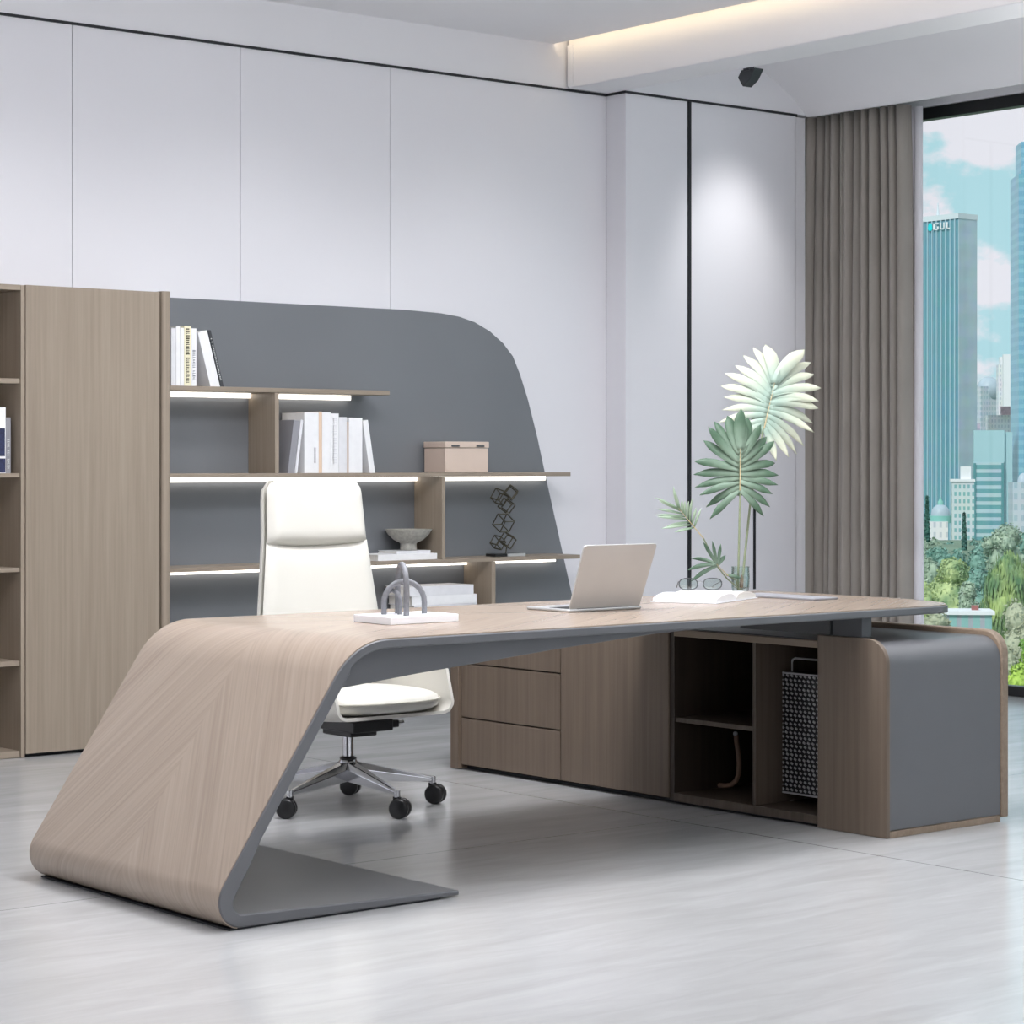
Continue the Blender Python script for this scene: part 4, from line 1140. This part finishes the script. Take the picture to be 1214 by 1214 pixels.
far_trees = [
 (1091, 634, 705, 24, 400, 'grey', 'pale green treetop nearest the curtain edge on the skyline row'),
 (1108, 638, 705, 24, 405, 'grey', 'grey green treetop directly under the domed hall'),
 (1126, 642, 705, 22, 410, 'teal', 'blue green treetop left of the second cypress'),
 (1156, 640, 705, 24, 405, 'teal', 'blue green treetop right of the second cypress'),
 (1173, 636, 705, 24, 400, 'teal', 'blue green treetop below the teal window bands'),
 (1210, 630, 705, 26, 400, 'grey', 'grey green treetop below the low grey building'),

 (1092, 640, 720, 30, 300, 'grey', 'grey green tree beside the curtain edge, farthest row'),
 (1112, 648, 730, 34, 290, 'teal', 'blue green tree below the white dome'),
 (1135, 652, 730, 34, 280, 'teal', 'blue green tree at the foot of the second cypress'),
 (1160, 646, 730, 38, 300, 'teal', 'blue green tree below the teal office building'),
 (1218, 632, 730, 40, 320, 'teal', 'blue green tree cut by the right picture edge'),
 (1192, 622, 700, 52, 230, 'grey', 'round grey green tree below the teal office wing'),
]
for i, (u, vt, vb, w, d, k, lb) in enumerate(far_trees):
    tree('leafy_tree', lb, u, vt, vb, w, d, LM[k], 'round', 2200, 10+i, gt)
tree('leafy_tree', 'blue green tree between the yellow tree and the willow', 1160, 672, 760, 46, 150, LM['teal'], 'round', 2600, 31, gt)
tree('leafy_tree', 'grey green tree at the left behind the yellow one', 1096, 658, 760, 44, 160, LM['grey'], 'round', 2600, 32, gt)
tree('leafy_tree', 'bright yellow green tree left of the pavilion', 1127, 661, 760, 52, 110, LM['yel'], 'round', 3600, 33, gt)
tree('willow', 'drooping yellow green willow above the olive bush', 1196, 654, 775, 66, 95, LM['wil'], 'weep', 3800, 34, gt)
tree('leafy_tree', 'low yellow green tree half behind the curtain', 1094, 690, 790, 34, 85, LM['yel'], 'round', 2400, 35, gt)
tree('leafy_tree', 'grey olive shrub seen under the desk top by the curtain', 1108, 728, 800, 56, 60, LM['olive'], 'round', 2600, 36, gt)
tree('leafy_tree', 'grey green tree standing right of the yellow tree', 1150, 690, 770, 26, 100, LM['grey'], 'round', 1800, 37, gt)
tree('shrub', 'round grey olive bush right of the pavilion', 1204, 711, 850, 54, 45, LM['olive'], 'round', 3800, 38, 'garden shrubs')
tree('shrub', 'bright lime green bush by the floor at the right', 1226, 752, 860, 62, 26, LM['lime'], 'round', 3800, 39, 'garden shrubs', leaf=1.3)

# ------------------------------------------------------------------ sky
w = bpy.data.worlds.new('world'); bpy.context.scene.world = w; w.use_nodes = True
nt = w.node_tree; N = nt.nodes; L = nt.links; N.clear()
tc = N.new('ShaderNodeTexCoord'); mp = N.new('ShaderNodeMapping'); mp.inputs['Scale'].default_value = (7, 7, 11); mp.inputs['Location'].default_value = (1.3, .4, .2)
L.new(tc.outputs['Generated'], mp.inputs[0])
nz = N.new('ShaderNodeTexNoise'); nz.inputs['Scale'].default_value = 1.5; nz.inputs['Detail'].default_value = 8; nz.inputs['Roughness'].default_value = .55
L.new(mp.outputs[0], nz.inputs['Vector'])
rp = N.new('ShaderNodeValToRGB'); e = rp.color_ramp.elements; e[0].position = .49; e[0].color = (0,0,0,1); e[1].position = .535; e[1].color = (1,1,1,1)
L.new(nz.outputs['Fac'], rp.inputs[0])
mx = N.new('ShaderNodeMix'); mx.data_type = 'RGBA'; L.new(rp.outputs[0], mx.inputs['Factor'])
mx.inputs['A'].default_value = rgb(180,220,229); mx.inputs['B'].default_value = rgb(236,233,241)
bg = N.new('ShaderNodeBackground'); L.new(mx.outputs['Result'], bg.inputs[0]); bg.inputs[1].default_value = 1.2
ou = N.new('ShaderNodeOutputWorld'); L.new(bg.outputs[0], ou.inputs[0])

# ------------------------------------------------------------------ lights
def light(name, kind, loc, rot, energy, color=(1,1,1), **k):
    ld_ = bpy.data.lights.new(name, kind); ld_.energy = energy; ld_.color = color
    for a, v in k.items(): setattr(ld_, a, v)
    o = bpy.data.objects.new(name, ld_); col.objects.link(o); o.location = loc; o.rotation_euler = rot; return o
light('sun', 'SUN', (0,0,20), (R(48), 0, R(-75)), 3.1, (1, .97, .92), angle=R(2))
CW = (.975, .985, 1)
for x, y, e_ in ((1.8, 1.8, 28), (1.8, 5.6, 44), (5.2, 1.8, 28)):
    light('ceiling_fill', 'AREA', (x, y, 3.46), (0,0,0), e_, CW, shape='RECTANGLE', size=1.8, size_y=1.8)  # unseen soft fill lamps added to brighten the room
light('desk_downlight', 'AREA', (4.9, 5.75, 3.46), (0,0,0), 62, CW, shape='RECTANGLE', size=.9, size_y=.5)
light('upward_fill', 'AREA', (4.6, 5.2, 2.95), (R(180),0,0), 205, CW, shape='RECTANGLE', size=2.5, size_y=2.5)  # unseen up-facing fill added to brighten ceiling and walls
light('upward_fill', 'AREA', (9.0, 4.2, 2.6), (R(180),0,0), 75, CW, shape='RECTANGLE', size=.8, size_y=4)  # second added fill, aimed up at the vault, no fitting there
light('front_fill', 'AREA', (4.0, -1.9, 1.9), (R(90),0,0), 75, CW, shape='RECTANGLE', size=8, size_y=2.4)  # unseen broad fill lamp added in front of the front wall
for x in (3.3, 4.7, 6.1, 7.5):
    light('wall_washer', 'SPOT', (x, 7.6, 3.44), (R(38), 0, 0), 78, CW, spot_size=R(76), spot_blend=1, shadow_soft_size=.25)
light('wall_spot', 'SPOT', (9.20, 8.47, 3.40), (R(36), 0, 0), 62, (1,.99,.98), spot_size=R(52), spot_blend=1, shadow_soft_size=.12)
